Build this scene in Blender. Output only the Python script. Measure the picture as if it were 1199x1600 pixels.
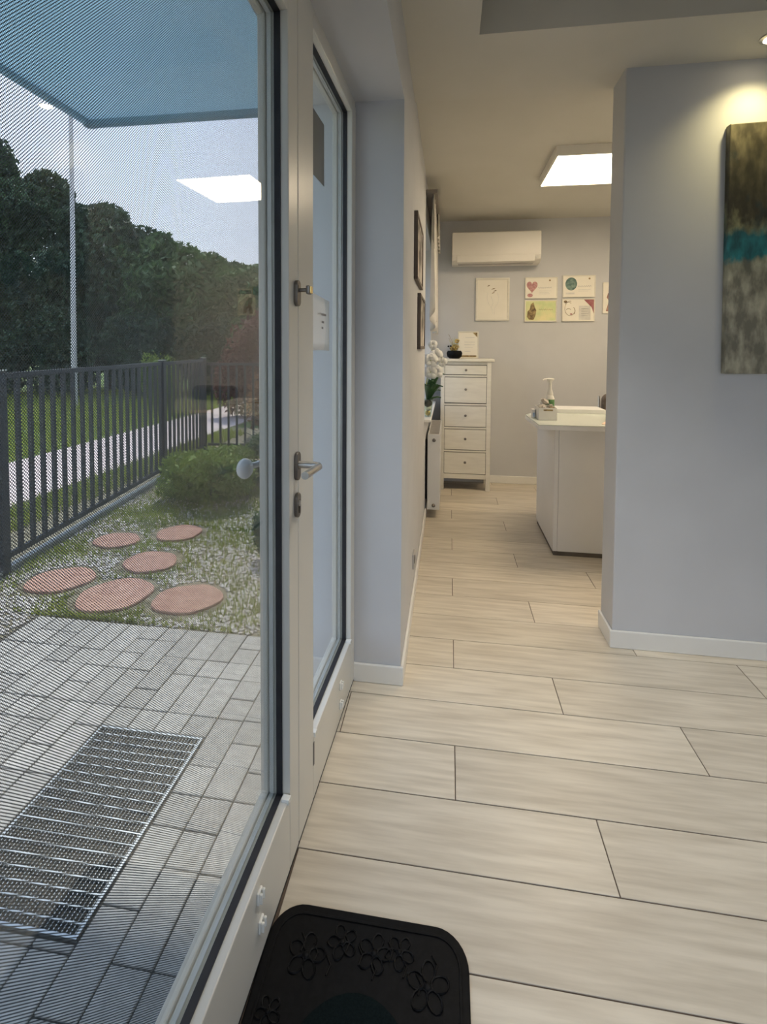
import bpy, math, random
import numpy as np
from mathutils import Vector, Matrix
for o in list(bpy.data.objects):
    bpy.data.objects.remove(o, do_unlink=True)
S = bpy.context.scene
COL = S.collection
rnd = random.Random(7)
npr = np.random.default_rng(11)
# ---------------------------------------------------------------- camera (focal length and centre are for a 1199x1600 frame)
CAM_YAW, CAM_PITCH, CAM_ROLL = -0.142786, -0.040802, 0.005091
CAM_F, CAM_CX, CAM_CY, CAM_H = 758.36, 592.88, 573.21, 1.3563
cd = bpy.data.cameras.new('camera')
cam = bpy.data.objects.new('camera', cd)
COL.objects.link(cam)
S.camera = cam
cy_, sy_ = math.cos(CAM_YAW), math.sin(CAM_YAW)
fw = Vector((sy_ * math.cos(CAM_PITCH), cy_ * math.cos(CAM_PITCH), math.sin(CAM_PITCH)))
r0 = Vector((cy_, -sy_, 0))
u0 = r0.cross(fw)
rr = math.cos(CAM_ROLL) * r0 + math.sin(CAM_ROLL) * u0
uu = math.cos(CAM_ROLL) * u0 - math.sin(CAM_ROLL) * r0
M = Matrix((rr, uu, -fw)).transposed().to_4x4()
M.translation = (0, 0, CAM_H)
cam.matrix_world = M
cd.sensor_fit = 'VERTICAL'
cd.sensor_height = 24
cd.lens = CAM_F * 24 / 1600
cd.shift_x = (599.5 - CAM_CX) / 1600
cd.shift_y = -(800 - CAM_CY) / 1600
cd.clip_start = 0.02
cd.clip_end = 300
# ---------------------------------------------------------------- sky, sun, exposure
W = bpy.data.worlds.new('sky')
S.world = W
W.use_nodes = True
wn = W.node_tree.nodes
wl = W.node_tree.links
bg = wn['Background']
tc = wn.new('ShaderNodeTexCoord')
sx = wn.new('ShaderNodeSeparateXYZ')
rp = wn.new('ShaderNodeValToRGB')
rp.color_ramp.elements[0].position = 0.0
rp.color_ramp.elements[0].color = (0.86, 0.90, 1.0, 1)
rp.color_ramp.elements[1].position = 0.9
rp.color_ramp.elements[1].color = (0.50, 0.66, 1.0, 1)
wl.new(tc.outputs['Generated'], sx.inputs[0])
wl.new(sx.outputs['Z'], rp.inputs[0])
wl.new(rp.outputs[0], bg.inputs[0])
bg.inputs[1].default_value = 1.9
sun_d = bpy.data.lights.new('sun', 'SUN')
sun_d.energy = 5.0
sun_d.angle = math.radians(3)
sun_d.color = (1.0, 0.93, 0.82)
sun = bpy.data.objects.new('sun', sun_d)
COL.objects.link(sun)
sun.rotation_euler = Vector((0.10, -0.42, -0.90)).to_track_quat('-Z', 'Y').to_euler()
vs = S.view_settings
S.display_settings.display_device = 'sRGB'
vs.view_transform = 'Standard'
vs.look = 'None'
vs.gamma = 1
vs.use_curve_mapping = False
vs.exposure = 0.12
cy = S.cycles
cy.use_denoising = True
cy.max_bounces = 10
cy.diffuse_bounces = 6
cy.glossy_bounces = 4
cy.transmission_bounces = 6
cy.transparent_max_bounces = 24
cy.sample_clamp_indirect = 6
cy.caustics_reflective = False
cy.caustics_refractive = False
PANEL_L, SPOT_W, DOWN_W = 17.0, 16.0, 74.0
WARM = (1.0, 0.83, 0.62)

# ---------------------------------------------------------------- materials
def mat(name, c, rough=0.5, metal=0.0, c2=None, scale=8.0, stretch=(1, 1, 1), bump=0.0, spec=0.5, rnd_v=0.0, emit=None, lo=0.35, hi=0.65, trans=0.0):
    m = bpy.data.materials.new(name)
    m.use_nodes = True
    n, l = m.node_tree.nodes, m.node_tree.links
    b = n['Principled BSDF']
    b.inputs['Base Color'].default_value = (*c, 1)
    b.inputs['Roughness'].default_value = rough
    b.inputs['Metallic'].default_value = metal
    b.inputs['Specular IOR Level'].default_value = spec
    if emit:
        b.inputs['Emission Color'].default_value = (*emit[0], 1)
        b.inputs['Emission Strength'].default_value = emit[1]
    if c2 is not None or bump:
        t = n.new('ShaderNodeTexCoord')
        mp = n.new('ShaderNodeMapping')
        mp.inputs['Scale'].default_value = stretch
        nz = n.new('ShaderNodeTexNoise')
        nz.inputs['Scale'].default_value = scale
        nz.inputs['Detail'].default_value = 5
        l.new(t.outputs['Object'], mp.inputs[0])
        l.new(mp.outputs[0], nz.inputs['Vector'])
        if c2 is not None:
            r = n.new('ShaderNodeValToRGB')
            r.color_ramp.elements[0].position = lo
            r.color_ramp.elements[1].position = hi
            r.color_ramp.elements[0].color = (*c, 1)
            r.color_ramp.elements[1].color = (*c2, 1)
            l.new(nz.outputs[0], r.inputs[0])
            out = r.outputs[0]
            if rnd_v:
                oi = n.new('ShaderNodeObjectInfo')
                ad = n.new('ShaderNodeMixRGB') if False else n.new('ShaderNodeHueSaturation')
                mr = n.new('ShaderNodeMapRange')
                mr.inputs['To Min'].default_value = 1 - rnd_v
                mr.inputs['To Max'].default_value = 1 + rnd_v
                l.new(oi.outputs['Random'], mr.inputs[0])
                l.new(mr.outputs[0], ad.inputs['Value'])
                l.new(out, ad.inputs['Color'])
                av = n.new('ShaderNodeVectorMath')
                av.operation = 'MULTIPLY_ADD'
                av.inputs[1].default_value = (7, 9, 5)
                l.new(oi.outputs['Random'], av.inputs[0])
                l.new(mp.outputs[0], av.inputs[2])
                l.new(av.outputs[0], nz.inputs['Vector'])
                out = ad.outputs[0]
            l.new(out, b.inputs['Base Color'])
        if bump:
            bp = n.new('ShaderNodeBump')
            bp.inputs['Strength'].default_value = bump
            bp.inputs['Distance'].default_value = 0.002
            l.new(nz.outputs[0], bp.inputs['Height'])
            l.new(bp.outputs[0], b.inputs['Normal'])
    if trans:
        tr = n.new('ShaderNodeBsdfTranslucent')
        tr.inputs[0].default_value = (*(c2 or c), 1)
        mx = n.new('ShaderNodeMixShader')
        mx.inputs[0].default_value = trans
        l.new(b.outputs[0], mx.inputs[1])
        l.new(tr.outputs[0], mx.inputs[2])
        l.new(mx.outputs[0], n['Material Output'].inputs[0])
    return m

def glass_mat(name, tint, f0):
    m = bpy.data.materials.new(name)
    m.use_nodes = True
    n, l = m.node_tree.nodes, m.node_tree.links
    n.remove(n['Principled BSDF'])
    g = n.new('ShaderNodeNewGeometry')
    d = n.new('ShaderNodeVectorMath'); d.operation = 'DOT_PRODUCT'
    l.new(g.outputs['Normal'], d.inputs[0]); l.new(g.outputs['Incoming'], d.inputs[1])
    prev = d.outputs['Value']
    def math_(op, a, b=None):
        x = n.new('ShaderNodeMath'); x.operation = op
        for i, v in enumerate((a, b)):
            if v is None: continue
            if isinstance(v, (int, float)): x.inputs[i].default_value = v
            else: l.new(v, x.inputs[i])
        return x.outputs[0]
    c = math_('SUBTRACT', 1.0, math_('ABSOLUTE', prev))
    f = math_('ADD', math_('MULTIPLY', math_('POWER', c, 5.0), 1 - f0), f0)
    t = n.new('ShaderNodeBsdfTransparent'); t.inputs[0].default_value = (*tint, 1)
    gl = n.new('ShaderNodeBsdfGlossy'); gl.inputs['Roughness'].default_value = 0.0
    mx = n.new('ShaderNodeMixShader')
    l.new(f, mx.inputs[0]); l.new(t.outputs[0], mx.inputs[1]); l.new(gl.outputs[0], mx.inputs[2])
    l.new(mx.outputs[0], n['Material Output'].inputs[0])
    return m

def film_mat(name, py, pz, rad):
    """dark film with a staggered grid of small round holes (a real screen print / perforation)"""
    m = bpy.data.materials.new(name)
    m.use_nodes = True
    n, l = m.node_tree.nodes, m.node_tree.links
    b = n['Principled BSDF']
    b.inputs['Base Color'].default_value = (0.09, 0.11, 0.14, 1)
    b.inputs['Roughness'].default_value = 0.7
    t = n.new('ShaderNodeTexCoord'); s = n.new('ShaderNodeSeparateXYZ')
    l.new(t.outputs['Object'], s.inputs[0])
    def mt(op, a, b=None):
        x = n.new('ShaderNodeMath'); x.operation = op
        for i, v in enumerate((a, b)):
            if v is None: continue
            if isinstance(v, (int, float)): x.inputs[i].default_value = v
            else: l.new(v, x.inputs[i])
        return x.outputs[0]
    v = mt('DIVIDE', mt('ADD', s.outputs['Z'], 10.0), pz)
    row = mt('FLOOR', v)
    u = mt('ADD', mt('DIVIDE', mt('ADD', s.outputs['Y'], 10.0), py), mt('MULTIPLY', mt('MODULO', row, 2.0), 0.5))
    fu = mt('MULTIPLY', mt('SUBTRACT', mt('FRACT', u), 0.5), py)
    fv = mt('MULTIPLY', mt('SUBTRACT', mt('FRACT', v), 0.5), pz)
    dist = mt('SQRT', mt('ADD', mt('MULTIPLY', fu, fu), mt('MULTIPLY', fv, fv)))
    solid = mt('GREATER_THAN', dist, rad)
    tr = n.new('ShaderNodeBsdfTransparent')
    mx = n.new('ShaderNodeMixShader')
    l.new(solid, mx.inputs[0]); l.new(tr.outputs[0], mx.inputs[1]); l.new(b.outputs[0], mx.inputs[2])
    l.new(mx.outputs[0], n['Material Output'].inputs[0])
    return m

MT = dict(
    wall=mat('wall_paint', (0.555, 0.56, 0.575), 0.75, c2=(0.585, 0.59, 0.605), scale=3, bump=0.03),
    ceil=mat('ceiling_paint', (0.61, 0.585, 0.52), 0.8, c2=(0.64, 0.615, 0.55), scale=2),
    plaster=mat('outer_plaster', (0.62, 0.64, 0.66), 0.9, c2=(0.70, 0.72, 0.74), scale=6, bump=0.2),
    base=mat('white_baseboard', (0.78, 0.77, 0.73), 0.4, c2=(0.82, 0.81, 0.77), scale=4),
    plank=mat('plank_tile', (0.55, 0.485, 0.39), 0.36, c2=(0.72, 0.65, 0.54), scale=7, stretch=(0.55, 7, 7), bump=0.12, rnd_v=0.09, lo=0.3, hi=0.66),
    grout=mat('grout', (0.12, 0.09, 0.07), 0.9, c2=(0.15, 0.11, 0.08), scale=20),
    pvc=mat('white_frame', (0.67, 0.65, 0.59), 0.30, c2=(0.70, 0.68, 0.62), scale=3),
    gasket=mat('black_gasket', (0.012, 0.012, 0.016), 0.6, c2=(0.02, 0.02, 0.024), scale=30),
    glass=glass_mat('pane_glass', (0.955, 0.975, 0.975), 0.042),
    film=film_mat('screen_mesh', 0.0036, 0.0021, 0.00104),
    steel=mat('brushed_steel', (0.55, 0.54, 0.52), 0.28, 1.0, c2=(0.62, 0.61, 0.59), scale=40, stretch=(1, 1, 8)),
    dsteel=mat('dark_steel', (0.20, 0.18, 0.165), 0.38, 0.9, c2=(0.25, 0.23, 0.21), scale=30),
    brass=mat('brass', (0.85, 0.62, 0.22), 0.25, 1.0, c2=(0.9, 0.68, 0.3), scale=30),
    clip=mat('clear_clip', (0.80, 0.80, 0.76), 0.2, c2=(0.86, 0.86, 0.82), scale=20),
    paper=mat('paper', (0.88, 0.86, 0.84), 0.8, c2=(0.90, 0.89, 0.87), scale=9, trans=0.4),
    ink=mat('grey_ink', (0.30, 0.29, 0.29), 0.8, c2=(0.36, 0.35, 0.35), scale=60),
    strip=mat('dark_strip', (0.10, 0.09, 0.085), 0.6, c2=(0.13, 0.12, 0.11), scale=12),
    rubber=mat('black_rubber', (0.003, 0.0033, 0.004), 0.5, c2=(0.006, 0.006, 0.007), scale=90, bump=0.3, spec=0.12),
    fibre=mat('mat_fibre', (0.003, 0.007, 0.008), 0.95, c2=(0.006, 0.011, 0.012), scale=260, bump=0.8, spec=0.1),
    white=mat('white_lacquer', (0.74, 0.72, 0.67), 0.35, c2=(0.78, 0.76, 0.71), scale=5),
    cream=mat('cream_wood', (0.72, 0.69, 0.60), 0.45, c2=(0.78, 0.75, 0.66), scale=6, stretch=(1, 1, 6)),
    deskw=mat('desk_white', (0.72, 0.72, 0.72), 0.4, c2=(0.75, 0.75, 0.75), scale=3),
    kick=mat('dark_plinth', (0.10, 0.085, 0.07), 0.6, c2=(0.13, 0.11, 0.09), scale=10),
    plastic=mat('ac_plastic', (0.74, 0.71, 0.65), 0.35, c2=(0.77, 0.74, 0.68), scale=3),
    dark=mat('dark_slot', (0.04, 0.035, 0.03), 0.8, c2=(0.06, 0.05, 0.045), scale=12),
    chair=mat('brown_upholstery', (0.11, 0.09, 0.08), 0.8, c2=(0.15, 0.125, 0.11), scale=60, bump=0.2),
    cert=mat('certificate_paper', (0.82, 0.78, 0.68), 0.5, c2=(0.86, 0.82, 0.72), scale=5),
    pgreen=mat('print_green', (0.60, 0.68, 0.33), 0.6, c2=(0.80, 0.74, 0.42), scale=9),
    pmaroon=mat('print_maroon', (0.30, 0.09, 0.10), 0.6, c2=(0.40, 0.15, 0.15), scale=30),
    prose=mat('print_rose', (0.42, 0.19, 0.19), 0.6, c2=(0.60, 0.34, 0.32), scale=60),
    pteal=mat('print_teal', (0.03, 0.09, 0.09), 0.6, c2=(0.25, 0.36, 0.30), scale=26),
    pbrown=mat('print_brown', (0.10, 0.06, 0.03), 0.6, c2=(0.45, 0.33, 0.14), scale=40),
    pskin=mat('print_skin', (0.42, 0.24, 0.18), 0.6, c2=(0.25, 0.10, 0.09), scale=30),
    pgrey=mat('print_grey', (0.62, 0.60, 0.56), 0.6, c2=(0.72, 0.70, 0.64), scale=20),
    gold=mat('gold_leaf', (0.50, 0.36, 0.12), 0.3, 0.9, c2=(0.70, 0.52, 0.2), scale=30),
    petal=mat('white_petal', (0.86, 0.86, 0.82), 0.6, c2=(0.90, 0.90, 0.88), scale=10, trans=0.25),
    orleaf=mat('orchid_leaf', (0.02, 0.07, 0.025), 0.4, c2=(0.05, 0.13, 0.04), scale=8),
    stem=mat('yellow_stem', (0.50, 0.50, 0.06), 0.5, c2=(0.35, 0.42, 0.05), scale=20),
    vase=glass_mat('vase_glass', (0.90, 0.93, 0.88), 0.05),
    blind=mat('white_fabric', (0.78, 0.75, 0.70), 0.8, c2=(0.82, 0.79, 0.74), scale=14, trans=0.35),
    blindg=mat('grey_fabric', (0.30, 0.27, 0.24), 0.8, c2=(0.36, 0.33, 0.30), scale=14, trans=0.2),
    frame_d=mat('dark_wood_frame', (0.09, 0.065, 0.05), 0.5, c2=(0.12, 0.09, 0.07), scale=20),
    sketch=mat('charcoal_art', (0.10, 0.085, 0.07), 0.6, c2=(0.62, 0.57, 0.50), scale=9, lo=0.42, hi=0.58),
    rad=mat('radiator_enamel', (0.70, 0.69, 0.66), 0.35, c2=(0.73, 0.72, 0.69), scale=4),
    grille=mat('radiator_grille', (0.45, 0.42, 0.39), 0.5, c2=(0.5, 0.47, 0.44), scale=30),
    tray=mat('clear_box', (0.74, 0.72, 0.69), 0.3, c2=(0.78, 0.76, 0.73), scale=8),
    sachet=mat('grey_sachet', (0.33, 0.29, 0.25), 0.5, c2=(0.62, 0.58, 0.53), scale=30),
    blue=mat('blue_print', (0.20, 0.34, 0.62), 0.5, c2=(0.5, 0.6, 0.75), scale=20),
    lgreen=mat('green_label', (0.03, 0.12, 0.03), 0.5, c2=(0.12, 0.28, 0.10), scale=30),
    peach=mat('peach_paper', (0.78, 0.55, 0.42), 0.7, c2=(0.82, 0.60, 0.47), scale=8),
    tabglass=mat('table_glass', (0.62, 0.66, 0.60), 0.06, c2=(0.64, 0.68, 0.62), scale=3),
    paver=mat('concrete_paver', (0.36, 0.35, 0.33), 0.9, c2=(0.45, 0.44, 0.415), scale=30, bump=0.25, rnd_v=0.13),
    joint=mat('paver_joint', (0.06, 0.055, 0.05), 1.0, c2=(0.09, 0.085, 0.075), scale=60),
    galv=mat('galvanised_steel', (0.42, 0.45, 0.45), 0.35, 0.8, c2=(0.55, 0.58, 0.58), scale=30),
    pit=mat('pit_dark', (0.03, 0.033, 0.035), 0.9, c2=(0.05, 0.05, 0.05), scale=10),
    soil=mat('garden_soil', (0.10, 0.09, 0.055), 1.0, c2=(0.26, 0.24, 0.17), scale=26, bump=0.6),
    gravel=mat('pale_gravel', (0.26, 0.24, 0.22), 0.9, c2=(0.72, 0.69, 0.66), scale=55),
    grassm=mat('grass_blades', (0.12, 0.20, 0.03), 0.8, c2=(0.38, 0.44, 0.09), scale=5, trans=0.3),
    lawn=mat('lawn', (0.07, 0.12, 0.03), 1.0, c2=(0.16, 0.22, 0.06), scale=3, bump=0.5),
    stone=mat('terracotta_stone', (0.36, 0.20, 0.155), 0.9, c2=(0.46, 0.28, 0.22), scale=18, bump=0.4, rnd_v=0.1),
    tarmac=mat('tarmac', (0.05, 0.05, 0.052), 0.95, c2=(0.08, 0.08, 0.082), scale=14, bump=0.3),
    path=mat('pink_pavement', (0.50, 0.42, 0.40), 0.9, c2=(0.60, 0.52, 0.50), scale=6, bump=0.2),
    fence=mat('anthracite_metal', (0.035, 0.045, 0.055), 0.5, 0.2, c2=(0.05, 0.06, 0.07), scale=20),
    pole=mat('pole_metal', (0.50, 0.52, 0.55), 0.4, 0.3, c2=(0.56, 0.58, 0.61), scale=6),
    lampw=mat('lamp_white', (0.88, 0.88, 0.88), 0.4, c2=(0.9, 0.9, 0.9), scale=6),
    canopy=mat('canopy_sheet', (0.36, 0.52, 0.62), 0.45, c2=(0.50, 0.66, 0.74), scale=1.5, trans=0.6),
    bark=mat('bark', (0.05, 0.04, 0.03), 0.95, c2=(0.09, 0.075, 0.06), scale=20, bump=0.6),
    f1=mat('foliage_dark', (0.018, 0.040, 0.028), 0.7, c2=(0.06, 0.115, 0.06), scale=1.6, trans=0.2),
    f2=mat('foliage_mid', (0.035, 0.08, 0.035), 0.7, c2=(0.12, 0.21, 0.08), scale=1.6, trans=0.25),
    f3=mat('foliage_red', (0.07, 0.022, 0.024), 0.7, c2=(0.15, 0.06, 0.05), scale=2.5, trans=0.25),
    f4=mat('foliage_lime', (0.10, 0.17, 0.03), 0.7, c2=(0.24, 0.33, 0.07), scale=5, trans=0.3),
    f5=mat('foliage_silver', (0.10, 0.16, 0.12), 0.6, c2=(0.24, 0.32, 0.26), scale=6, trans=0.25),
    f6=mat('foliage_orange', (0.20, 0.09, 0.04), 0.7, c2=(0.30, 0.16, 0.08), scale=5, trans=0.25),
    panel=mat('panel_diffuser', (0.9, 0.9, 0.9), 0.5, emit=((1.0, 0.81, 0.56), PANEL_L)),
    bulb=mat('spot_bulb', (0.9, 0.9, 0.9), 0.5, emit=((1.0, 0.84, 0.55), 25.0)),
)

def painting_mat():
    m = bpy.data.materials.new('abstract_paint')
    m.use_nodes = True
    n, l = m.node_tree.nodes, m.node_tree.links
    b = n['Principled BSDF']
    b.inputs['Roughness'].default_value = 0.45
    t = n.new('ShaderNodeTexCoord'); s = n.new('ShaderNodeSeparateXYZ')
    l.new(t.outputs['Object'], s.inputs[0])
    def noise(sc, st, det=6):
        mp = n.new('ShaderNodeMapping'); mp.inputs['Scale'].default_value = st
        z = n.new('ShaderNodeTexNoise'); z.inputs['Scale'].default_value = sc; z.inputs['Detail'].default_value = det
        l.new(t.outputs['Object'], mp.inputs[0]); l.new(mp.outputs[0], z.inputs['Vector'])
        return z.outputs[0]
    def mth(op, a, bb):
        x = n.new('ShaderNodeMath'); x.operation = op
        for i, v in enumerate((a, bb)):
            if isinstance(v, (int, float)): x.inputs[i].default_value = v
            else: l.new(v, x.inputs[i])
        return x.outputs[0]
    n1 = noise(7, (1, 1, 0.55), 9); n2 = noise(24, (1.2, 1, 0.5), 9); n3 = noise(5.5, (1, 1, 0.7), 7)
    zz = mth('ADD', mth('MULTIPLY', s.outputs['Z'], 0.95), mth('MULTIPLY', mth('SUBTRACT', n1, 0.5), 0.55))
    r = n.new('ShaderNodeValToRGB')
    e = r.color_ramp.elements
    cols = [(0.0, (0.30, 0.28, 0.21)), (0.30, (0.34, 0.32, 0.24)), (0.44, (0.22, 0.22, 0.16)), (0.475, (0.012, 0.15, 0.17)), (0.59, (0.012, 0.11, 0.13)), (0.64, (0.20, 0.20, 0.11)), (0.67, (0.05, 0.045, 0.025)), (0.80, (0.055, 0.05, 0.028)), (1.0, (0.16, 0.14, 0.085))]
    e[0].position, e[0].color = cols[0][0], (*cols[0][1], 1)
    e[1].position, e[1].color = cols[-1][0], (*cols[-1][1], 1)
    for p_, c_ in cols[1:-1]:
        q = e.new(p_); q.color = (*c_, 1)
    l.new(zz, r.inputs[0])
    r2 = n.new('ShaderNodeValToRGB')
    r2.color_ramp.elements[0].position = 0.40; r2.color_ramp.elements[1].position = 0.68
    l.new(n2, r2.inputs[0])
    mx = n.new('ShaderNodeMixRGB'); mx.blend_type = 'OVERLAY'; mx.inputs[0].default_value = 0.45
    l.new(r.outputs[0], mx.inputs[1]); l.new(r2.outputs[0], mx.inputs[2])
    r3 = n.new('ShaderNodeValToRGB')
    r3.color_ramp.elements[0].position = 0.60; r3.color_ramp.elements[1].position = 0.66
    l.new(n3, r3.inputs[0])
    mx2 = n.new('ShaderNodeMixRGB'); mx2.inputs[2].default_value = (0.012, 0.03, 0.035, 1)
    l.new(mth('MULTIPLY', r3.outputs[0], 0.85), mx2.inputs[0]); l.new(mx.outputs[0], mx2.inputs[1])
    l.new(mx2.outputs[0], b.inputs['Base Color'])
    bp = n.new('ShaderNodeBump'); bp.inputs['Strength'].default_value = 0.4; bp.inputs['Distance'].default_value = 0.004
    l.new(n2, bp.inputs['Height']); l.new(bp.outputs[0], b.inputs['Normal'])
    return m
MT['paint'] = painting_mat()

# ---------------------------------------------------------------- mesh building
class MB:
    def __init__(s): s.v = []; s.f = []
    def add(s, v, f):
        k = len(s.v); s.v += [tuple(p) for p in v]; s.f += [tuple(i + k for i in q) for q in f]; return s
    def box(s, x0, x1, y0, y1, z0, z1):
        v = [(x, y, z) for z in (z0, z1) for y in (y0, y1) for x in (x0, x1)]
        return s.add(v, [(0, 2, 3, 1), (4, 5, 7, 6), (0, 1, 5, 4), (2, 6, 7, 3), (0, 4, 6, 2), (1, 3, 7, 5)])
    def prism(s, pts, a, b, axis='z'):
        n = len(pts)
        ar = sum(pts[i][0] * pts[(i + 1) % n][1] - pts[(i + 1) % n][0] * pts[i][1] for i in range(n))
        if ar < 0: pts = pts[::-1]
        def P(p, h): return (p[0], p[1], h) if axis == 'z' else ((h, p[0], p[1]) if axis == 'x' else (p[1], h, p[0]))
        v = [P(p, a) for p in pts] + [P(p, b) for p in pts]
        f = [tuple(range(n))[::-1], tuple(range(n, 2 * n))] + [(i, (i + 1) % n, n + (i + 1) % n, n + i) for i in range(n)]
        return s.add(v, f)
    def tube(s, path, r, n=10, cap=True):
        path = [Vector(p) for p in path]
        rs = r if isinstance(r, (list, tuple)) else [r] * len(path)
        v = []; f = []
        t0 = (path[1] - path[0]).normalized()
        ref = Vector((0, 0, 1)) if abs(t0.z) < 0.9 else Vector((1, 0, 0))
        u = t0.cross(ref).normalized()
        for i, p in enumerate(path):
            t = (path[min(i + 1, len(path) - 1)] - path[max(i - 1, 0)]).normalized()
            u = (u - t * u.dot(t)).normalized(); w = t.cross(u)
            for k in range(n):
                a = 2 * math.pi * k / n
                v.append(p + rs[i] * (math.cos(a) * u + math.sin(a) * w))
        for i in range(len(path) - 1):
            for k in range(n):
                f.append((i * n + k, i * n + (k + 1) % n, (i + 1) * n + (k + 1) % n, (i + 1) * n + k))
        if cap:
            f.append(tuple(range(n))[::-1]); f.append(tuple((len(path) - 1) * n + k for k in range(n)))
        return s.add(v, f)
    def lathe(s, prof, c, n=20, axis='z'):
        v = []; f = []
        for (r, h) in prof:
            for k in range(n):
                a = 2 * math.pi * k / n; x, y = r * math.cos(a), r * math.sin(a)
                q = (x, y, h) if axis == 'z' else ((h, x, y) if axis == 'x' else (y, h, x))
                v.append((c[0] + q[0], c[1] + q[1], c[2] + q[2]))
        m = len(prof)
        for i in range(m - 1):
            for k in range(n):
                f.append((i * n + k, i * n + (k + 1) % n, (i + 1) * n + (k + 1) % n, (i + 1) * n + k))
        f.append(tuple(range(n))[::-1]); f.append(tuple((m - 1) * n + k for k in range(n)))
        return s.add(v, f)
    def ball(s, c, rx, ry, rz, n=14, m=8):
        prof = [(math.sin(math.pi * i / m), -math.cos(math.pi * i / m)) for i in range(1, m)]
        v = []; f = []
        for (r, h) in prof:
            for k in range(n):
                a = 2 * math.pi * k / n
                v.append((c[0] + rx * r * math.cos(a), c[1] + ry * r * math.sin(a), c[2] + rz * h))
        for i in range(len(prof) - 1):
            for k in range(n):
                f.append((i * n + k, i * n + (k + 1) % n, (i + 1) * n + (k + 1) % n, (i + 1) * n + k))
        b = len(v); v += [(c[0], c[1], c[2] - rz), (c[0], c[1], c[2] + rz)]
        for k in range(n):
            f.append((b, (k + 1) % n, k)); q = (len(prof) - 1) * n; f.append((b + 1, q + k, q + (k + 1) % n))
        return s.add(v, f)
    def build(s, name, m, parent=None, bevel=0.0, smooth=False, seg=2, loc=None):
        me = bpy.data.meshes.new(name)
        me.from_pydata(s.v, [], s.f)
        me.materials.append(MT[m] if isinstance(m, str) else m)
        me.update()
        if smooth:
            me.polygons.foreach_set('use_smooth', [True] * len(me.polygons))
            try: me.set_sharp_from_angle(angle=math.radians(42))
            except Exception: pass
        o = bpy.data.objects.new(name, me)
        COL.objects.link(o)
        if parent is not None: o.parent = parent
        if loc is not None: o.location = loc
        if bevel:
            b = o.modifiers.new('bevel', 'BEVEL'); b.width = bevel; b.segments = seg; b.limit_method = 'ANGLE'; b.angle_limit = math.radians(35)
        return o

def tag(o, label, cat, group=None, kind=None):
    o['label'] = label; o['category'] = cat
    if group: o['group'] = group
    if kind: o['kind'] = kind
    return o
def thing(name, label, cat, loc=(0, 0, 0), rz=0.0, group=None, kind=None):
    o = bpy.data.objects.new(name, None)
    o.empty_display_size = 0.05
    COL.objects.link(o)
    o.location = loc; o.rotation_euler = (0, 0, rz)
    return tag(o, label, cat, group, kind)
def rrect(cx, cy, hx, hy, r, n=6):
    out = []
    for (sx_, sy_2, a0) in ((1, 1, 0), (-1, 1, 90), (-1, -1, 180), (1, -1, 270)):
        for i in range(n + 1):
            a = math.radians(a0 + 90 * i / n)
            out.append((cx + sx_ * (hx - r) + r * math.cos(a), cy + sy_2 * (hy - r) + r * math.sin(a)))
    return out
def ring(mb, y0, y1, z0, z1, w, x0, x1):
    """rectangular ring around the opening y0..y1 x z0..z1, w wide, from x0 to x1"""
    mb.box(x0, x1, y0 - w, y0, z0 - w, z1 + w); mb.box(x0, x1, y1, y1 + w, z0 - w, z1 + w)
    mb.box(x0, x1, y0, y1, z0 - w, z0); mb.box(x0, x1, y0, y1, z1, z1 + w)
def st(name, mb, m, label, cat, **k):
    return tag(mb.build(name, m, **k), label, cat, kind='structure')

# ================================================================ ROOM SHELL
XL, YB, XR, YF = -0.18, 4.94, 2.6, -1.2     # left wall, back wall, right wall, wall behind the camera
HB, HF = 2.61, 2.57                          # ceiling heights: back room, front room
RV = 1.895                                   # door reveal
XO = -0.56                                   # outer face of the left wall
DA = 0.030                                   # the doorway stands a little askew to the wall
w = MB()
w.box(XO, XL, RV, 3.65, -0.12, 3.0); w.box(XO, XL, 4.80, YB + 0.2, -0.12, 3.0)
w.box(XO, XL, 3.65, 4.80, -0.12, 0.80); w.box(XO, XL, 3.65, 4.80, 2.30, 3.0)
w.box(XO, XL, -1.4, RV, 2.307, 3.0); w.box(XO, XL, -1.4, 0.06, -0.12, 2.307)
st('wall_left', w, 'wall', 'pale grey painted wall with the glazed doorway and a curtained window', 'wall')
st('wall_back', MB().box(XL, XR + 0.2, YB, YB + 0.2, -0.1, 3.0), 'wall', 'lilac grey far wall behind the air conditioner and certificates', 'wall')
st('wall_right', MB().box(XR, XR + 0.2, YF - 0.2, YB, -0.1, 3.0), 'wall', 'grey side wall hidden behind the partition', 'wall')
st('wall_front', MB().box(XL, 0.0, YF - 0.2, YF, -0.1, 3.0).box(2.35, XR, YF - 0.2, YF, -0.1, 3.0).box(0.0, 2.35, YF - 0.2, YF, -0.1, 0.08).box(0.0, 2.35, YF - 0.2, YF, 2.35, 3.0), 'wall', 'grey wall behind the viewer', 'wall')
st('wall_partition', MB().box(0.747, XR, 2.285, 2.455, 0.0, HF + 0.02), 'wall', 'grey partition wall carrying the abstract canvas', 'wall', bevel=0.006)
c = MB()
c.box(XL, 0.103, YF, 2.46, HF, 2.95); c.box(0.103, XR, 1.97, 2.46, HF, 2.95)
c.box(0.103, XR, YF, 1.97, HF + 0.125, 2.95); c.box(XL, XR, 2.46, YB, HB, 2.95)
st('ceiling', c, 'ceil', 'off-white ceiling with a shallow raised tray over the entrance', 'ceiling')
fl = st('floor', MB().box(-0.455, XR, YF, YB, -0.10, -0.0025), 'grout', 'wood-look plank tile floor with dark joints', 'floor')
PL, PW = 1.202, 0.202
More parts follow.
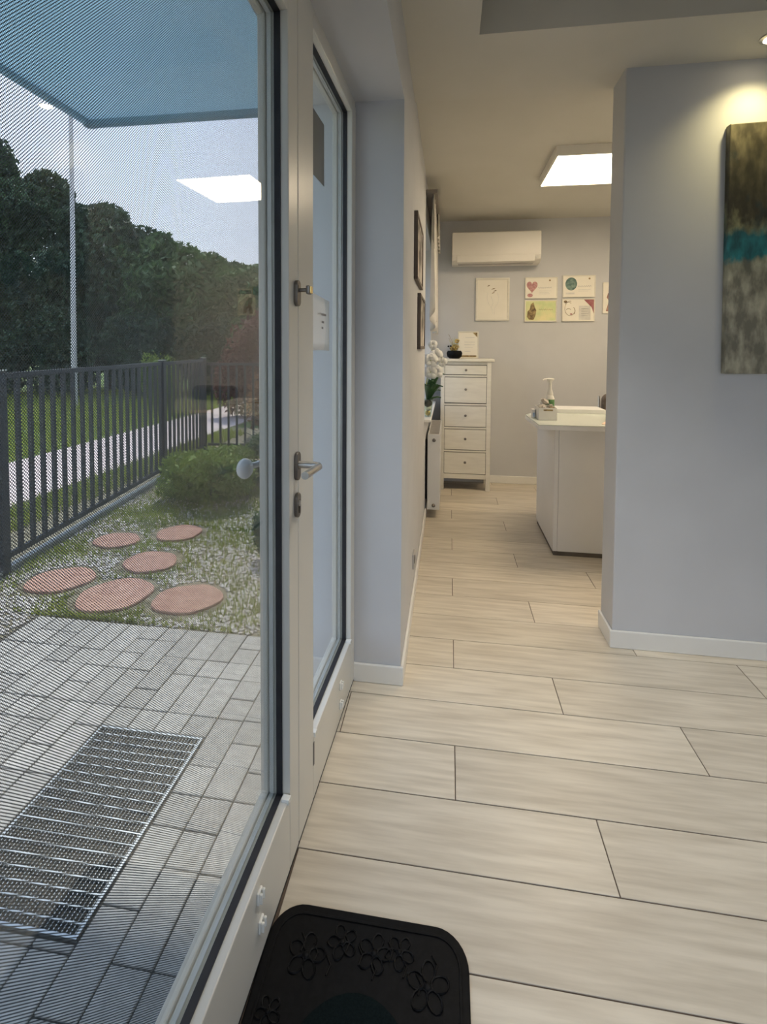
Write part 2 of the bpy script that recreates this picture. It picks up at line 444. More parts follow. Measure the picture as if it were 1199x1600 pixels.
for k in range(-12, 21):
    y0 = 1.0166 + PW * k; y1 = y0 + PW
    j = (2 - k) % 3
    xa = (-0.388 if k <= 0 else -0.44) if y0 < RV else XL
    xs = 0.0335 + j * PL / 3 - 3 * PL
    yy1 = min(y1 - 0.0016, YB); yy0 = max(y0 + 0.0016, YF)
    if yy1 - yy0 < 0.02: continue
    for i in range(7):
        a = max(xs + i * PL + 0.0016, xa); b = min(xs + (i + 1) * PL - 0.0016, XR)
        if y0 < RV < y1 and a < XL: a = -0.375
        if k == 0 and b < -0.3: continue
        if k == 0 and a < -0.3: a = xa
        if b - a < 0.02: continue
        MB().box(0, b - a, 0, yy1 - yy0, -0.010, 0).build('plank', 'plank', fl, bevel=0.0008, seg=1, loc=(a, yy0, 0))
bh = 0.076
st('baseboard_left', MB().box(XL, XL + 0.012, RV, YB, 0, bh), 'base', 'white skirting along the left wall past the doorway', 'baseboard', bevel=0.004)
st('baseboard_reveal', MB().box(-0.372, XL + 0.012, RV - 0.012, RV, 0, bh), 'base', 'short white skirting on the return beside the door', 'baseboard', bevel=0.004)
st('baseboard_back', MB().box(XL + 0.012, XR, YB - 0.012, YB, 0, bh), 'base', 'white skirting along the far wall behind the chest', 'baseboard', bevel=0.004)
pb = MB().box(0.735, XR, 2.273, 2.285, 0, bh + 0.004)
pb.box(0.735, 0.747, 2.285, 2.455, 0, bh + 0.004)
st('baseboard_partition', pb, 'base', 'white skirting wrapped around the foot of the partition', 'baseboard', bevel=0.004)

# ================================================================ GLAZED DOUBLE DOOR
def door_leaf(name, label, y0, y1, sy0, sy1, zb, zt, closing):
    """leaf from y0 to y1, stiles of width sy0/sy1, glass from zb to zt; local x=0 is the room face"""
    d = thing(name, label, 'door', (-0.389, 1.207, 0), -DA, kind='structure')
    g0, g1 = y0 + sy0, y1 - sy1
    T = -0.075
    MB().box(T, 0, y0 + 0.0015, g0, 0.012, 2.285).build('stile', 'pvc', d, bevel=0.003)
    MB().box(T, 0, g1, y1 - 0.0015, 0.012, 2.285).build('stile', 'pvc', d, bevel=0.003)
    MB().box(T, 0, g0, g1, 0.012, zb).build('bottom_rail', 'pvc', d, bevel=0.003)
    MB().box(T, 0, g0, g1, zt, 2.285).build('top_rail', 'pvc', d, bevel=0.003)
    q = MB(); ring(q, g0 + 0.003, g1 - 0.003, zb + 0.003, zt - 0.003, 0.003, -0.0355, -0.020)
    q.build('gasket', 'gasket', d)
    q = MB(); ring(q, g0 + 0.012, g1 - 0.012, zb + 0.012, zt - 0.012, 0.012, -0.0748, -0.056)
    q.build('outer_bead', 'pvc', d, bevel=0.004)
    q = MB(); ring(q, g0 + 0.006, g1 - 0.006, zb + 0.006, zt - 0.006, 0.006, -0.0525, -0.042)
    q.build('spacer', 'clip', d)
    MB().box(-0.040, -0.036, g0 + 0.002, g1 - 0.002, zb + 0.002, zt - 0.002).build('glass', 'glass', d)
    return d, g0, g1
d1, a0, a1 = door_leaf('door_1', 'white framed glass door leaf with steel lever handle and screen mesh', -1.12, 0.013, 0.095, 0.068, 0.207, 2.162, True)
d2, b0, b1 = door_leaf('door_2', 'narrow white glazed side leaf with a paper notice in its pane', 0.013, 0.685, 0.129, 0.062, 0.203, 2.243, False)
# fine screen mesh across the outer side of the wide pane
q = MB(); q.add([(-0.0765, a0 - 0.008, 0.20), (-0.0765, a1 + 0.008, 0.20), (-0.0765, a1 + 0.008, 2.17), (-0.0765, a0 - 0.008, 2.17)], [(0, 1, 2, 3)])
q.build('screen_mesh', 'film', d1)
# lever handle
h = MB().prism(rrect(-0.006, 1.048, 0.0145, 0.037, 0.0140), 0, 0.009, 'x').build('handle', 'dsteel', d1, bevel=0.002, smooth=True)
ZL = 1.052
MB().tube([(0.008, -0.006, ZL), (0.052, -0.006, ZL), (0.061, -0.009, ZL), (0.065, -0.018, ZL), (0.066, -0.050, ZL + 0.002), (0.066, -0.130, ZL + 0.006)], 0.0092, 16).build('lever', 'steel', h, smooth=True)
h = MB().prism(rrect(-0.006, 0.946, 0.0145, 0.032, 0.0140), 0, 0.009, 'x').build('keyhole_plate', 'dsteel', d1, bevel=0.002, smooth=True)
MB().lathe([(0.0075, 0.0088), (0.0075, 0.011)], (0, -0.006, 0.951), 14, 'x').build('lock_cylinder', 'steel', h)
MB().box(0.0088, 0.0105, -0.0085, -0.0035, 0.926, 0.946).build('keyhole', 'dark', h)
h = MB().prism(rrect(-0.006, 1.492, 0.0145, 0.033, 0.0140), 0, 0.010, 'x').build('bolt_plate', 'dsteel', d1, bevel=0.002, smooth=True)
MB().lathe([(0.005, 0.009), (0.005, 0.032)], (0, -0.006, 1.500), 12, 'x').build('bolt_stem', 'dsteel', h, smooth=True)
MB().box(0.030, 0.040, -0.016, 0.005, 1.489, 1.511).build('thumb_turn', 'dsteel', h, bevel=0.003)
MB().box(0.0402, 0.043, -0.014, 0.002, 1.491, 1.509).build('brass_inlay', 'brass', h, bevel=0.001)
# knob on the outer side
h = MB().tube([(-0.074, -0.012, 1.054), (-0.098, -0.020, 1.052), (-0.116, -0.045, 1.048)], [0.010, 0.008, 0.008], 12).build('outer_knob', 'steel', d1, smooth=True)
MB().ball((-0.120, -0.050, 1.046), 0.020, 0.026, 0.026, 18, 12).build('knob_ball', 'lampw', h, smooth=True)
# clips that hold blind cords
for (dd, y, z) in ((d1, -0.250, 0.168), (d1, -0.242, 0.094), (d2, 0.452, 0.142), (d2, 0.452, 0.072)):
    k = MB().box(0, 0.006, y - 0.010, y + 0.010, z - 0.014, z + 0.014)
    k.box(0.006, 0.013, y - 0.009, y - 0.003, z - 0.010, z + 0.012); k.box(0.006, 0.013, y + 0.003, y + 0.009, z - 0.010, z + 0.012)
    k.build('cord_clip', 'clip', dd, bevel=0.002)
for (dd, y, z) in ((d1, a1 - 0.004, 0.209), (d2, b1 - 0.004, 0.205), (d2, b0 + 0.022, 0.205)):
    MB().box(-0.016, 0.004, y - 0.016, y, z - 0.008, z + 0.006).build('bead_clip', 'clip', dd, bevel=0.001)
MB().box(0, 0.0015, 0.138, 0.146, 0.118, 0.186).build('end_slot', 'strip', d2)
MB().box(-0.070, -0.002, -1.11, 0.684, 0.0005, 0.0115).build('threshold_seal', 'gasket', d1)
# dark strip on the upper pane, notice on the side pane
MB().box(-0.038, -0.0375, b0 + 0.004, b0 + 0.235, 1.885, 2.085).build('dark_strip', 'strip', d2)
pv = []; pf = []
N = 12
for i in range(N + 1):
    t_ = i / N
    y = b0 + 0.006 + 0.287 * t_
    x = -0.0365 + 0.010 * (1 - t_) ** 2
    zt_ = 1.525 - 0.012 * t_ ; zb_ = 1.342 + 0.003 * math.sin(3 * t_)
    for s_ in range(7):
        u_ = s_ / 6
        pv.append((x + 0.012 * math.sin(math.pi * u_) * (1 - t_) ** 2, y, zb_ + (zt_ - zb_) * u_))
for i in range(N):
    for s_ in range(6):
        a = i * 7 + s_; pf.append((a, a + 7, a + 8, a + 1))
nt = MB().add(pv, pf).build('paper_notice', 'paper', d2, smooth=True)
sol = nt.modifiers.new('solid', 'SOLIDIFY'); sol.thickness = 0.0006
for (y, z, L) in ((0.335, 1.462, 0.11), (0.340, 1.437, 0.05), (0.340, 1.418, 0.032)):
    MB().box(-0.0345, -0.0340, y - L / 2, y + L / 2, z - 0.0035, z + 0.0035).build('printed_line', 'ink', nt)
# fixed frame of the doorway
df = thing('trim_1', 'white fixed frame around the glazed double door', 'door frame', (-0.389, 1.207, 0), -DA, kind='structure')
MB().box(-0.085, -0.004, -1.15, 0.700, 2.287, 2.320).build('head_frame', 'pvc', df, bevel=0.003)
MB().box(-0.085, -0.004, 0.687, 0.712, 0.0, 2.287).build('jamb', 'pvc', df, bevel=0.003)
MB().box(-0.085, -0.004, -1.15, -1.122, 0.0, 2.287).build('jamb', 'pvc', df, bevel=0.003)
# outer step below the door
st('trim_2', MB().box(-0.488, -0.462, 0.06, RV, -0.12, -0.004), 'galv', 'narrow metal sill under the outer side of the door', 'door sill')

w2 = thing('added_window', 'unseen white framed window added behind the viewer to light the front room', 'window', (1.175, YF - 0.08, 0.08), kind='structure')  # guessed opening out of view, added to bring cool daylight into the front
m_ = MB()
for b_ in ((-1.175, -1.115, 0, 2.27), (1.115, 1.175, 0, 2.27), (-0.03, 0.03, 0.06, 2.21), (-1.115, 1.115, 0, 0.06), (-1.115, 1.115, 2.21, 2.27)): m_.box(b_[0], b_[1], -0.035, 0.035, b_[2], b_[3])
m_.build('frame', 'pvc', w2, bevel=0.003)
MB().box(-1.115, -0.03, -0.003, 0.003, 0.06, 2.21).build('glass', 'glass', w2)
MB().box(0.03, 1.115, -0.003, 0.003, 0.06, 2.21).build('glass', 'glass', w2)
# ================================================================ CANVAS, SPOT, PANEL
cv = thing('abstract_canvas', 'tall abstract canvas in teal, black and beige on the partition', 'painting', (1.150, 2.284, 1.25))
o = MB().box(0, 0.75, -0.034, 0, 0, 1.045).build('canvas', 'paint', cv, bevel=0.004)
o.rotation_euler = (0, math.radians(-0.6), 0)
for ch in (o,): ch.location = (0.012, 0, 0)
def ceiling_spot(label, x, y, z, watts, col, size, blend, aim):
    sp = thing('ceiling_spot', label, 'spotlight', (x, y, z))
    MB().lathe([(0.042, 0), (0.042, -0.006), (0.030, -0.010), (0.028, -0.002)], (0, 0, 0), 24).build('trim_ring', 'steel', sp, smooth=True)
    MB().lathe([(0.027, -0.004), (0.024, -0.012), (0.012, -0.014)], (0, 0, 0), 18).build('bulb', 'bulb', sp, smooth=True)
    sl = bpy.data.lights.new('spot_light', 'SPOT')
    sl.energy = watts; sl.color = col; sl.spot_size = math.radians(size); sl.spot_blend = blend; sl.shadow_soft_size = 0.03
    so = bpy.data.objects.new('spot_light', sl)
    COL.objects.link(so); so.parent = sp; so.location = (0, 0, -0.02)
    so.rotation_euler = Vector(aim).to_track_quat('-Z', 'Y').to_euler()
ceiling_spot('small warm recessed ceiling spot above the canvas', 1.232, 2.135, HF, SPOT_W, (1.0, 0.84, 0.42), 125, 1.0, (0.05, 0.10, -1))
ceiling_spot('unseen ceiling spot added in the tray to light the entrance floor', 0.42, 1.42, HF + 0.125, DOWN_W, (1.0, 0.97, 0.92), 75, 0.9, (0, 0.03, -1))  # guessed spot above the frame, added to brighten the floor by the door
ceiling_spot('unseen ceiling spot added in the tray to light the right part of the entrance', 1.45, 1.20, HF + 0.125, DOWN_W * 0.5, (1.0, 0.97, 0.92), 75, 0.9, (0, 0, -1))  # another guessed spot out of view, weaker fill for the right side
def light_panel(label, x, y, zc, s=0.60):
    t_ = thing('ceiling_light', label, 'ceiling light', (x, y, zc))
    m_ = MB(); hs = s / 2
    for (x0, x1, y0, y1) in ((-hs, hs, -hs, -hs + 0.014), (-hs, hs, hs - 0.014, hs), (-hs, -hs + 0.014, -hs + 0.014, hs - 0.014), (hs - 0.014, hs, -hs + 0.014, hs - 0.014)):
        m_.box(x0, x1, y0, y1, -0.062, 0)
    m_.build('frame', 'white', t_, bevel=0.002)
    MB().box(-hs + 0.014, hs - 0.014, -hs + 0.014, hs - 0.014, -0.058, -0.006).build('diffuser', 'panel', t_)
    return t_
light_panel('square white light panel on the back room ceiling near the air conditioner', 0.945, 3.485, HB)
light_panel('extra square light panel added out of sight behind the partition', 2.05, 3.485, HB)  # extra lamp hidden by the partition, added to light the back room

# ================================================================ BACK WALL: AC, PICTURES
ac = thing('air_conditioner', 'white wall-mounted air conditioner high on the far wall', 'air conditioner', (0.017, 4.94, 2.155))
prof = [(0, 0.02), (0, 0.293), (-0.19, 0.300), (-0.205, 0.285), (-0.21, 0.075), (-0.200, 0.030), (-0.150, 0.0), (-0.02, 0.0)]
m_ = MB(); n_ = len(prof)
m_.add([(0, p_[0], p_[1]) for p_ in prof] + [(0.825, p_[0], p_[1]) for p_ in prof], [tuple(range(n_)), tuple(range(2 * n_ - 1, n_ - 1, -1))] + [(i, n_ + i, n_ + (i + 1) % n_, (i + 1) % n_) for i in range(n_)])
m_.build('casing', 'plastic', ac, bevel=0.008)
MB().box(0.004, 0.821, -0.2125, -0.205, 0.082, 0.290).build('front_panel', 'plastic', ac, bevel=0.002)
MB().box(0.045, 0.77, -0.2110, -0.185, 0.012, 0.074).build('louver', 'plastic', ac, bevel=0.004)
MB().box(0.06, 0.76, -0.160, -0.110, -0.001, 0.004).build('air_outlet', 'grille', ac)
MB().box(0.775, 0.80, -0.211, -0.20, 0.040, 0.062).build('display', 'pgrey', ac)

def cert(label, x0, x1, z0, z1, paperm='cert', yw=4.94, group='framed certificates on the far wall'):
    t_ = thing('framed_certificate', label, 'certificate', (x0, yw, z0), group=group)
    W_, H_ = x1 - x0, z1 - z0
    m_ = MB()
    m_.box(0, W_, -0.016, 0, 0, 0.008); m_.box(0, W_, -0.016, 0, H_ - 0.008, H_)
    m_.box(0, 0.008, -0.016, 0, 0.008, H_ - 0.008); m_.box(W_ - 0.008, W_, -0.016, 0, 0.008, H_ - 0.008)
    m_.build('frame', 'cream', t_, bevel=0.001)
    MB().box(0.008, W_ - 0.008, -0.012, -0.001, 0.008, H_ - 0.008).build('sheet', paperm, t_)
    return t_, W_, H_
def flat(t_, name, m, pts):
    """flat printed shape on a sheet: pts in x,z"""
    MB().prism([(p_[1], p_[0]) for p_ in pts], -0.0128, -0.0120, 'y').build(name, m, t_)
def ell(cx, cz, rx, rz, n=20, a0=0, a1=360):
    return [(cx + rx * math.cos(math.radians(a0 + (a1 - a0) * i / n)), cz + rz * math.sin(math.radians(a0 + (a1 - a0) * i / n))) for i in range(n + (0 if a1 - a0 == 360 else 1))]
def rect(x0, x1, z0, z1): return [(x0, z0), (x1, z0), (x1, z1), (x0, z1)]
def scrawl(t_, x0, x1, z, amp, m='ink'):
    n = 22
    MB().tube([(x0 + (x1 - x0) * i / n, -0.0124, z + amp * math.sin(i * 1.9) * (1 if i % 3 else 1.5)) for i in range(n + 1)], 0.0012, 4).build('script_line', m, t_)
t_, w_, h_ = cert('certificate with a rose red heart, upper left of the group of four', 0.729, 1.033, 1.836, 2.042)
flat(t_, 'print_heart', 'prose', [(0.066 + 0.052 * (16 * math.sin(a) ** 3) / 16, 0.118 + 0.060 * (13 * math.cos(a) - 5 * math.cos(2 * a) - 2 * math.cos(3 * a) - math.cos(4 * a)) / 15) for a in [2 * math.pi * i / 26 for i in range(26)]])
flat(t_, 'print_stem', 'prose', ell(0.048, 0.032, 0.026, 0.018)); flat(t_, 'print_seal', 'pbrown', ell(0.232, 0.176, 0.009, 0.009, 10))
scrawl(t_, 0.125, 0.25, 0.105, 0.006)
for i, L in enumerate((0.11, 0.09, 0.10)): flat(t_, 'print_line', 'pgrey', rect(0.135, 0.135 + L, 0.072 - 0.014 * i, 0.076 - 0.014 * i))
t_, w_, h_ = cert('yellow green certificate with dark golden figures, lower left of the four', 0.726, 1.031, 1.611, 1.824)
flat(t_, 'print_ground', 'pgreen', rect(0.012, w_ - 0.012, 0.012, h_ - 0.012))
MB().prism([(p_[1], p_[0]) for p_ in [(0.025, 0.05), (0.045, 0.02), (0.085, 0.016), (0.105, 0.06), (0.112, 0.11), (0.095, 0.15), (0.085, 0.19), (0.06, 0.17), (0.05, 0.12), (0.03, 0.10)]], -0.0134, -0.0128, 'y').build('print_figure', 'pbrown', t_)
MB().tube([(0.135 + 0.13 * i / 22, -0.0132, 0.118 + 0.007 * math.sin(i * 1.9)) for i in range(23)], 0.0012, 4).build('script_line', 'pbrown', t_)
t_, w_, h_ = cert('certificate with a dark teal round picture, upper right of the four', 1.082, 1.382, 1.846, 2.056)
flat(t_, 'print_roundel', 'pteal', ell(0.078, 0.128, 0.054, 0.062, 26)); flat(t_, 'print_seal', 'pbrown', ell(0.245, 0.178, 0.009, 0.009, 10))
flat(t_, 'print_flourish', 'pgrey', rect(0.03, 0.11, 0.03, 0.045)); scrawl(t_, 0.135, 0.262, 0.105, 0.006)
for i, L in enumerate((0.11, 0.09)): flat(t_, 'print_line', 'pgrey', rect(0.145, 0.145 + L, 0.070 - 0.014 * i, 0.074 - 0.014 * i))
t_, w_, h_ = cert('certificate with a line-drawn face and maroon corner, lower right of the four', 1.080, 1.382, 1.614, 1.832)
flat(t_, 'print_corner', 'pmaroon', [(0.20, h_ - 0.010), (w_ - 0.010, h_ - 0.010), (w_ - 0.010, 0.075), (0.272, 0.135)])
flat(t_, 'print_panel', 'pgrey', rect(0.155, 0.262, 0.014, 0.15))
for (cx, cz, rx, rz, b0_, b1_) in ((0.075, 0.125, 0.05, 0.07, 80, 330), (0.055, 0.165, 0.03, 0.02, 20, 170), (0.10, 0.10, 0.02, 0.035, -60, 80), (0.06, 0.11, 0.02, 0.012, 10, 180)):
    MB().tube([(cx + rx * math.cos(math.radians(b0_ + (b1_ - b0_) * i / 14)), -0.0124, cz + rz * math.sin(math.radians(b0_ + (b1_ - b0_) * i / 14))) for i in range(15)], 0.0022, 5).build('print_face_line', 'pbrown', t_)
flat(t_, 'print_hair', 'pbrown', ell(0.03, 0.19, 0.016, 0.012)); flat(t_, 'print_lips', 'pmaroon', ell(0.085, 0.07, 0.012, 0.006))
for i in range(4): flat(t_, 'print_line', 'ink', rect(0.175, 0.245 - 0.01 * (i % 2), 0.118 - 0.022 * i, 0.122 - 0.022 * i))
t_, w_, h_ = cert('certificate with a kneeling figure, half hidden by the partition edge', 1.452, 1.665, 1.690, 1.985)
flat(t_, 'print_block', 'strip', rect(0.055, 0.20, 0.235, 0.275))
flat(t_, 'print_figure', 'pskin', [(0.03, 0.02), (0.07, 0.02), (0.085, 0.09), (0.11, 0.03), (0.15, 0.02), (0.13, 0.13), (0.10, 0.17), (0.075, 0.20), (0.045, 0.19), (0.035, 0.15), (0.055, 0.12)])
pc = thing('framed_drawing', 'cream framed line drawing of a slender figure under the air conditioner', 'picture', (0.255, 4.94, 1.623))
m_ = MB(); W_, H_ = 0.325, 0.420
m_.box(0, W_, -0.02, 0, 0, 0.018); m_.box(0, W_, -0.02, 0, H_ - 0.018, H_); m_.box(0, 0.018, -0.02, 0, 0.018, H_ - 0.018); m_.box(W_ - 0.018, W_, -0.02, 0, 0.018, H_ - 0.018)
m_.build('frame', 'cream', pc, bevel=0.002)
MB().box(0.018, W_ - 0.018, -0.013, -0.001, 0.018, H_ - 0.018).build('sheet', 'cert', pc)
for pts in ([(0.12, 0.28), (0.11, 0.22), (0.13, 0.16), (0.16, 0.12), (0.165, 0.07)], [(0.21, 0.28), (0.225, 0.22), (0.21, 0.16), (0.185, 0.12), (0.18, 0.06)], [(0.15, 0.24), (0.17, 0.18), (0.155, 0.13)]):
    MB().tube([(x, -0.0132, z) for x, z in pts], 0.0016, 5).build('drawn_line', 'pgrey', pc)
for (x, z, L) in ((0.11, 0.335, 0.03), (0.15, 0.305, 0.04), (0.17, 0.285, 0.035), (0.155, 0.265, 0.03)):
    MB().prism([(z, x), (z + 0.014, x + L * 0.5), (z + 0.016, x + L), (z + 0.004, x + L * 0.6)], -0.0138, -0.013, 'y').build('drawn_leaf', 'pbrown', pc)

# ================================================================ CHEST OF DRAWERS
CF, CX0, CX1 = 4.62, -0.075, 0.392
ch = thing('chest_of_drawers', 'tall narrow white chest with five drawers against the far wall', 'chest', (0.16, 4.77, 0))
def cb(name, m, x0, x1, y0, y1, z0, z1, par=None, bv=0.002):
    return MB().box(x0 - 0.16, x1 - 0.16, y0 - 4.77, y1 - 4.77, z0, z1).build(name, m, par or ch, bevel=bv)
cb('top', 'cream', -0.092, 0.420, CF - 0.022, 4.925, 1.222, 1.250, bv=0.008)
for x0, x1 in ((CX0, CX0 + 0.036), (CX1 - 0.040, CX1)):
    cb('front_post', 'cream', x0, x1, CF, CF + 0.045, 0, 1.222); cb('rear_post', 'cream', x0, x1, 4.875, 4.915, 0, 1.222)
cb('side_panel', 'cream', CX0 + 0.006, CX0 + 0.024, CF + 0.045, 4.875, 0.13, 1.222); cb('side_panel', 'cream', CX1 - 0.026, CX1 - 0.006, CF + 0.045, 4.875, 0.13, 1.222)
cb('back_panel', 'cream', CX0 + 0.036, CX1 - 0.040, 4.89, 4.90, 0.13, 1.222)
cb('inner_case', 'dark', CX0 + 0.026, CX1 - 0.028, CF + 0.016, 4.885, 0.15, 1.215, bv=0)
X0, X1 = CX0 + 0.037, CX1 - 0.041
zs = [(1.100, 1.190), (0.832, 1.076), (0.607, 0.806), (0.388, 0.583), (0.160, 0.364)]
for z in (1.192, 1.078, 0.808, 0.585, 0.366): 
    cb('cross_rail', 'cream', X0 - 0.001, X1 + 0.001, CF + 0.002, CF + 0.03, z + 0.002, z + (0.030 if z > 1.19 else 0.018))
cb('cross_rail', 'cream', X0 - 0.001, X1 + 0.001, CF + 0.002, CF + 0.03, 0.112, 0.156)
for z0, z1 in zs:
    dr = cb('drawer', 'cream', X0 + 0.002, X1 - 0.002, CF + 0.004, CF + 0.016, z0 + 0.002, z1 - 0.002)
    zc = (z0 + z1) / 2 + (0.01 if z1 - z0 > 0.15 else 0)
    MB().lathe([(0.006, 0), (0.005, -0.012), (0.011, -0.017), (0.012, -0.023), (0.007, -0.027)], (0.158 - 0.16, CF + 0.004 - 4.77, zc), 14, 'y').build('knob', 'dsteel', dr, smooth=True)
# on the chest
fr = thing('standing_certificate', 'small pale framed certificate standing on the chest', 'frame', (0.175, 4.765, 1.250), 0)
fr.rotation_euler = (math.radians(-6), 0, 0)
m_ = MB(); W_, H_ = 0.195, 0.262
for b_ in ((0, W_, 0, 0.010), (0, W_, H_ - 0.010, H_), (0, 0.010, 0.010, H_ - 0.010), (W_ - 0.010, W_, 0.010, H_ - 0.010)): m_.box(b_[0] - 0.09, b_[1] - 0.09, -0.008, 0.008, b_[2], b_[3])
m_.build('frame', 'cream', fr, bevel=0.002)
MB().box(-0.08, W_ - 0.10, -0.004, 0.006, 0.010, H_ - 0.010).build('sheet', 'cert', fr)
MB().prism([(H_ - 0.012, W_ - 0.102), (H_ - 0.012, W_ - 0.145), (H_ - 0.055, W_ - 0.102)], -0.0055, -0.0045, 'y').build('corner_ribbon', 'pbrown', fr)
MB().box(-0.07, W_ - 0.11, -0.0055, -0.0045, 0.014, 0.030).build('footer_band', 'pbrown', fr)
for (x, z, L) in ((-0.02, 0.200, 0.09), (-0.03, 0.155, 0.10), (-0.03, 0.13, 0.10), (-0.03, 0.105, 0.08), (-0.03, 0.065, 0.06)):
    MB().box(x, x + L, -0.0052, -0.0044, z, z + 0.006).build('printed_line', 'pgrey', fr)
fa = thing('dried_arrangement', 'dark bowl with gold swirls and dried twigs on the chest', 'arrangement', (0.050, 4.668, 1.250))
MB().lathe([(0.045, 0), (0.068, 0.02), (0.074, 0.055), (0.062, 0.075), (0.05, 0.070)], (0, 0, 0), 22).build('bowl', 'rubber', fa, smooth=True)
for (cx, cz, r) in ((0.012, 0.105, 0.030), (0.022, 0.165, 0.022), (-0.022, 0.095, 0.022)):
    sp_ = [(cx + r * (1 - i / 46) * math.cos(i * 0.42), -0.02 + 0.02 * math.sin(i * 0.21), cz + r * (1 - i / 46) * math.sin(i * 0.42)) for i in range(38)]
    MB().tube(sp_, 0.0042, 6).build('gold_swirl', 'gold', fa, smooth=True)
for i in range(9):
    a = rnd.uniform(-0.5, 0.3); L = rnd.uniform(0.10, 0.21)
    MB().tube([(rnd.uniform(-0.03, 0.02), 0, 0.06), (a * L * 0.4, rnd.uniform(-0.02, 0.02), 0.06 + L * 0.6), (a * L, rnd.uniform(-0.03, 0.03), 0.06 + L)], [0.002, 0.0016, 0.001], 5).build('twig', 'pbrown' if i % 2 else 'stem', fa)
for i in range(14):
    x, y, z = rnd.gauss(-0.01, 0.025), rnd.gauss(0, 0.02), rnd.uniform(0.075, 0.125)
    MB().ball((x, y, z), 0.010, 0.010, 0.008, 7, 5).build('dried_bud', 'gold' if i % 3 else 'rubber', fa, smooth=True)

# ================================================================ DESK
DZ = 0.846
dk = thing('reception_desk', 'white panel desk with glass covered top behind the partition edge', 'desk', (1.2, 3.5, 0))
def db(name, m, x0, x1, y0, y1, z0, z1, bv=0.002):
    return MB().box(x0 - 1.2, x1 - 1.2, y0 - 3.5, y1 - 3.5, z0, z1).build(name, m, dk, bevel=bv)
db('plinth', 'kick', 0.690, 1.85, 3.257, 3.85, 0, 0.030, 0)
db('side_panel', 'deskw', 0.683, 0.71, 3.25, 3.86, 0.030, DZ)
db('front_panel', 'deskw', 0.711, 1.86, 3.25, 3.275, 0.030, DZ)
db('side_panel', 'deskw', 1.834, 1.86, 3.276, 3.86, 0.030, DZ)
tp = [(0.555, 3.12), (2.0, 3.12), (2.0, 3.92), (0.78, 3.92), (0.70, 3.86), (0.545, 3.575)]
MB().prism([(x - 1.2, y - 3.5) for x, y in tp], DZ, DZ + 0.026).build('desktop', 'deskw', dk, bevel=0.002)
MB().prism([(x - 1.2 + (0.003 if x < 1 else -0.003), y - 3.5) for x, y in tp], DZ + 0.0262, DZ + 0.0322).build('glass_cover', 'tabglass', dk, bevel=0.001)
DT = DZ + 0.0323
db('rear_ledge', 'deskw', 0.79, 1.13, 3.70, 3.91, DT, DT + 0.030)
tr = thing('storage_tray', 'white plastic box of sachets on the left end of the desk', 'box', (0.650, 3.40, DT))
m_ = MB(); hx, hy, hh = 0.058, 0.085, 0.082
m_.box(-hx, hx, -hy, hy, 0, 0.003); m_.box(-hx, hx, -hy, -hy + 0.003, 0.003, hh); m_.box(-hx, hx, hy - 0.003, hy, 0.003, hh)
m_.box(-hx, -hx + 0.003, -hy + 0.003, hy - 0.003, 0.003, hh); m_.box(hx - 0.003, hx, -hy + 0.003, hy - 0.003, 0.003, hh)
m_.build('box', 'tray', tr, bevel=0.001)
MB().box(-0.028, 0.032, -hy - 0.0008, -hy + 0.001, hh - 0.020, hh - 0.010).build('grip_slot', 'pbrown', tr)
for (x, y, z, s_, m2) in ((-0.026, -0.012, 0.080, 0.028, 'sachet'), (-0.026, 0.046, 0.080, 0.026, 'tray'), (0.000, 0.020, 0.112, 0.030, 'sachet'), (0.030, 0.004, 0.080, 0.025, 'sachet'), (0.032, -0.056, 0.076, 0.020, 'pbrown'), (-0.016, -0.060, 0.076, 0.022, 'sachet')):
    o = MB().ball((0, 0, 0), s_, s_ * 0.8, s_ * 0.55, 12, 8)
    o.v = [(a + rnd.gauss(0, 0.0025), b + rnd.gauss(0, 0.0025), c_ + rnd.gauss(0, 0.003)) for a, b, c_ in o.v]
    o = o.build('sachet', m2, None, smooth=True, loc=(0.650 + x, 3.40 + y, DT + z))
    o.rotation_euler = (rnd.uniform(-.4, .4), rnd.uniform(-.5, .5), rnd.uniform(0, 3))
    o['_s'] = 1
SACH = [o for o in COL.objects if o.get('_s')]
SL = ['grey crumpled sachet at the front left of the desk box', 'pale crumpled wrapper at the rear left of the desk box', 'grey crumpled sachet at the top of the pile in the desk box', 'grey crumpled sachet at the front right of the desk box', 'dark brown sachet at the right front corner of the desk box', 'grey crumpled sachet in the middle front of the desk box']
for o, s_ in zip(SACH, SL):
    tag(o, s_, 'sachet', 'sachets in the desk box'); del o['_s']
pk = thing('wipes_packet', 'small white and blue packet leaning beside the desk box', 'packet', (0.578, 3.445, DT))
MB().box(-0.010, 0.010, -0.03, 0.03, 0, 0.058).build('wrapper', 'tray', pk, bevel=0.004)
MB().box(-0.008, 0.007, -0.0312, -0.030, 0.008, 0.036).build('blue_label', 'blue', pk)
sb = thing('pump_bottle', 'white pump bottle with green label behind the desk box', 'bottle', (0.705, 3.535, DT))
MB().lathe([(0.026, 0), (0.030, 0.006), (0.030, 0.125), (0.022, 0.145), (0.013, 0.152)], (0, 0, 0), 22).build('bottle_body', 'white', sb, smooth=True)
MB().lathe([(0.0306, 0.055), (0.0306, 0.118)], (0, 0, 0), 22).build('label', 'lgreen', sb, smooth=True)
MB().lathe([(0.022, 0.150), (0.019, 0.165), (0.012, 0.190), (0.010, 0.235), (0.016, 0.245), (0.026, 0.252), (0.028, 0.262), (0.015, 0.266)], (0, 0, 0), 20).build('pump_head', 'white', sb, smooth=True)
MB().tube([(-0.01, 0, 0.256), (-0.040, -0.006, 0.258), (-0.050, -0.008, 0.252)], [0.008, 0.006, 0.005], 10).build('spout', 'white', sb, smooth=True)
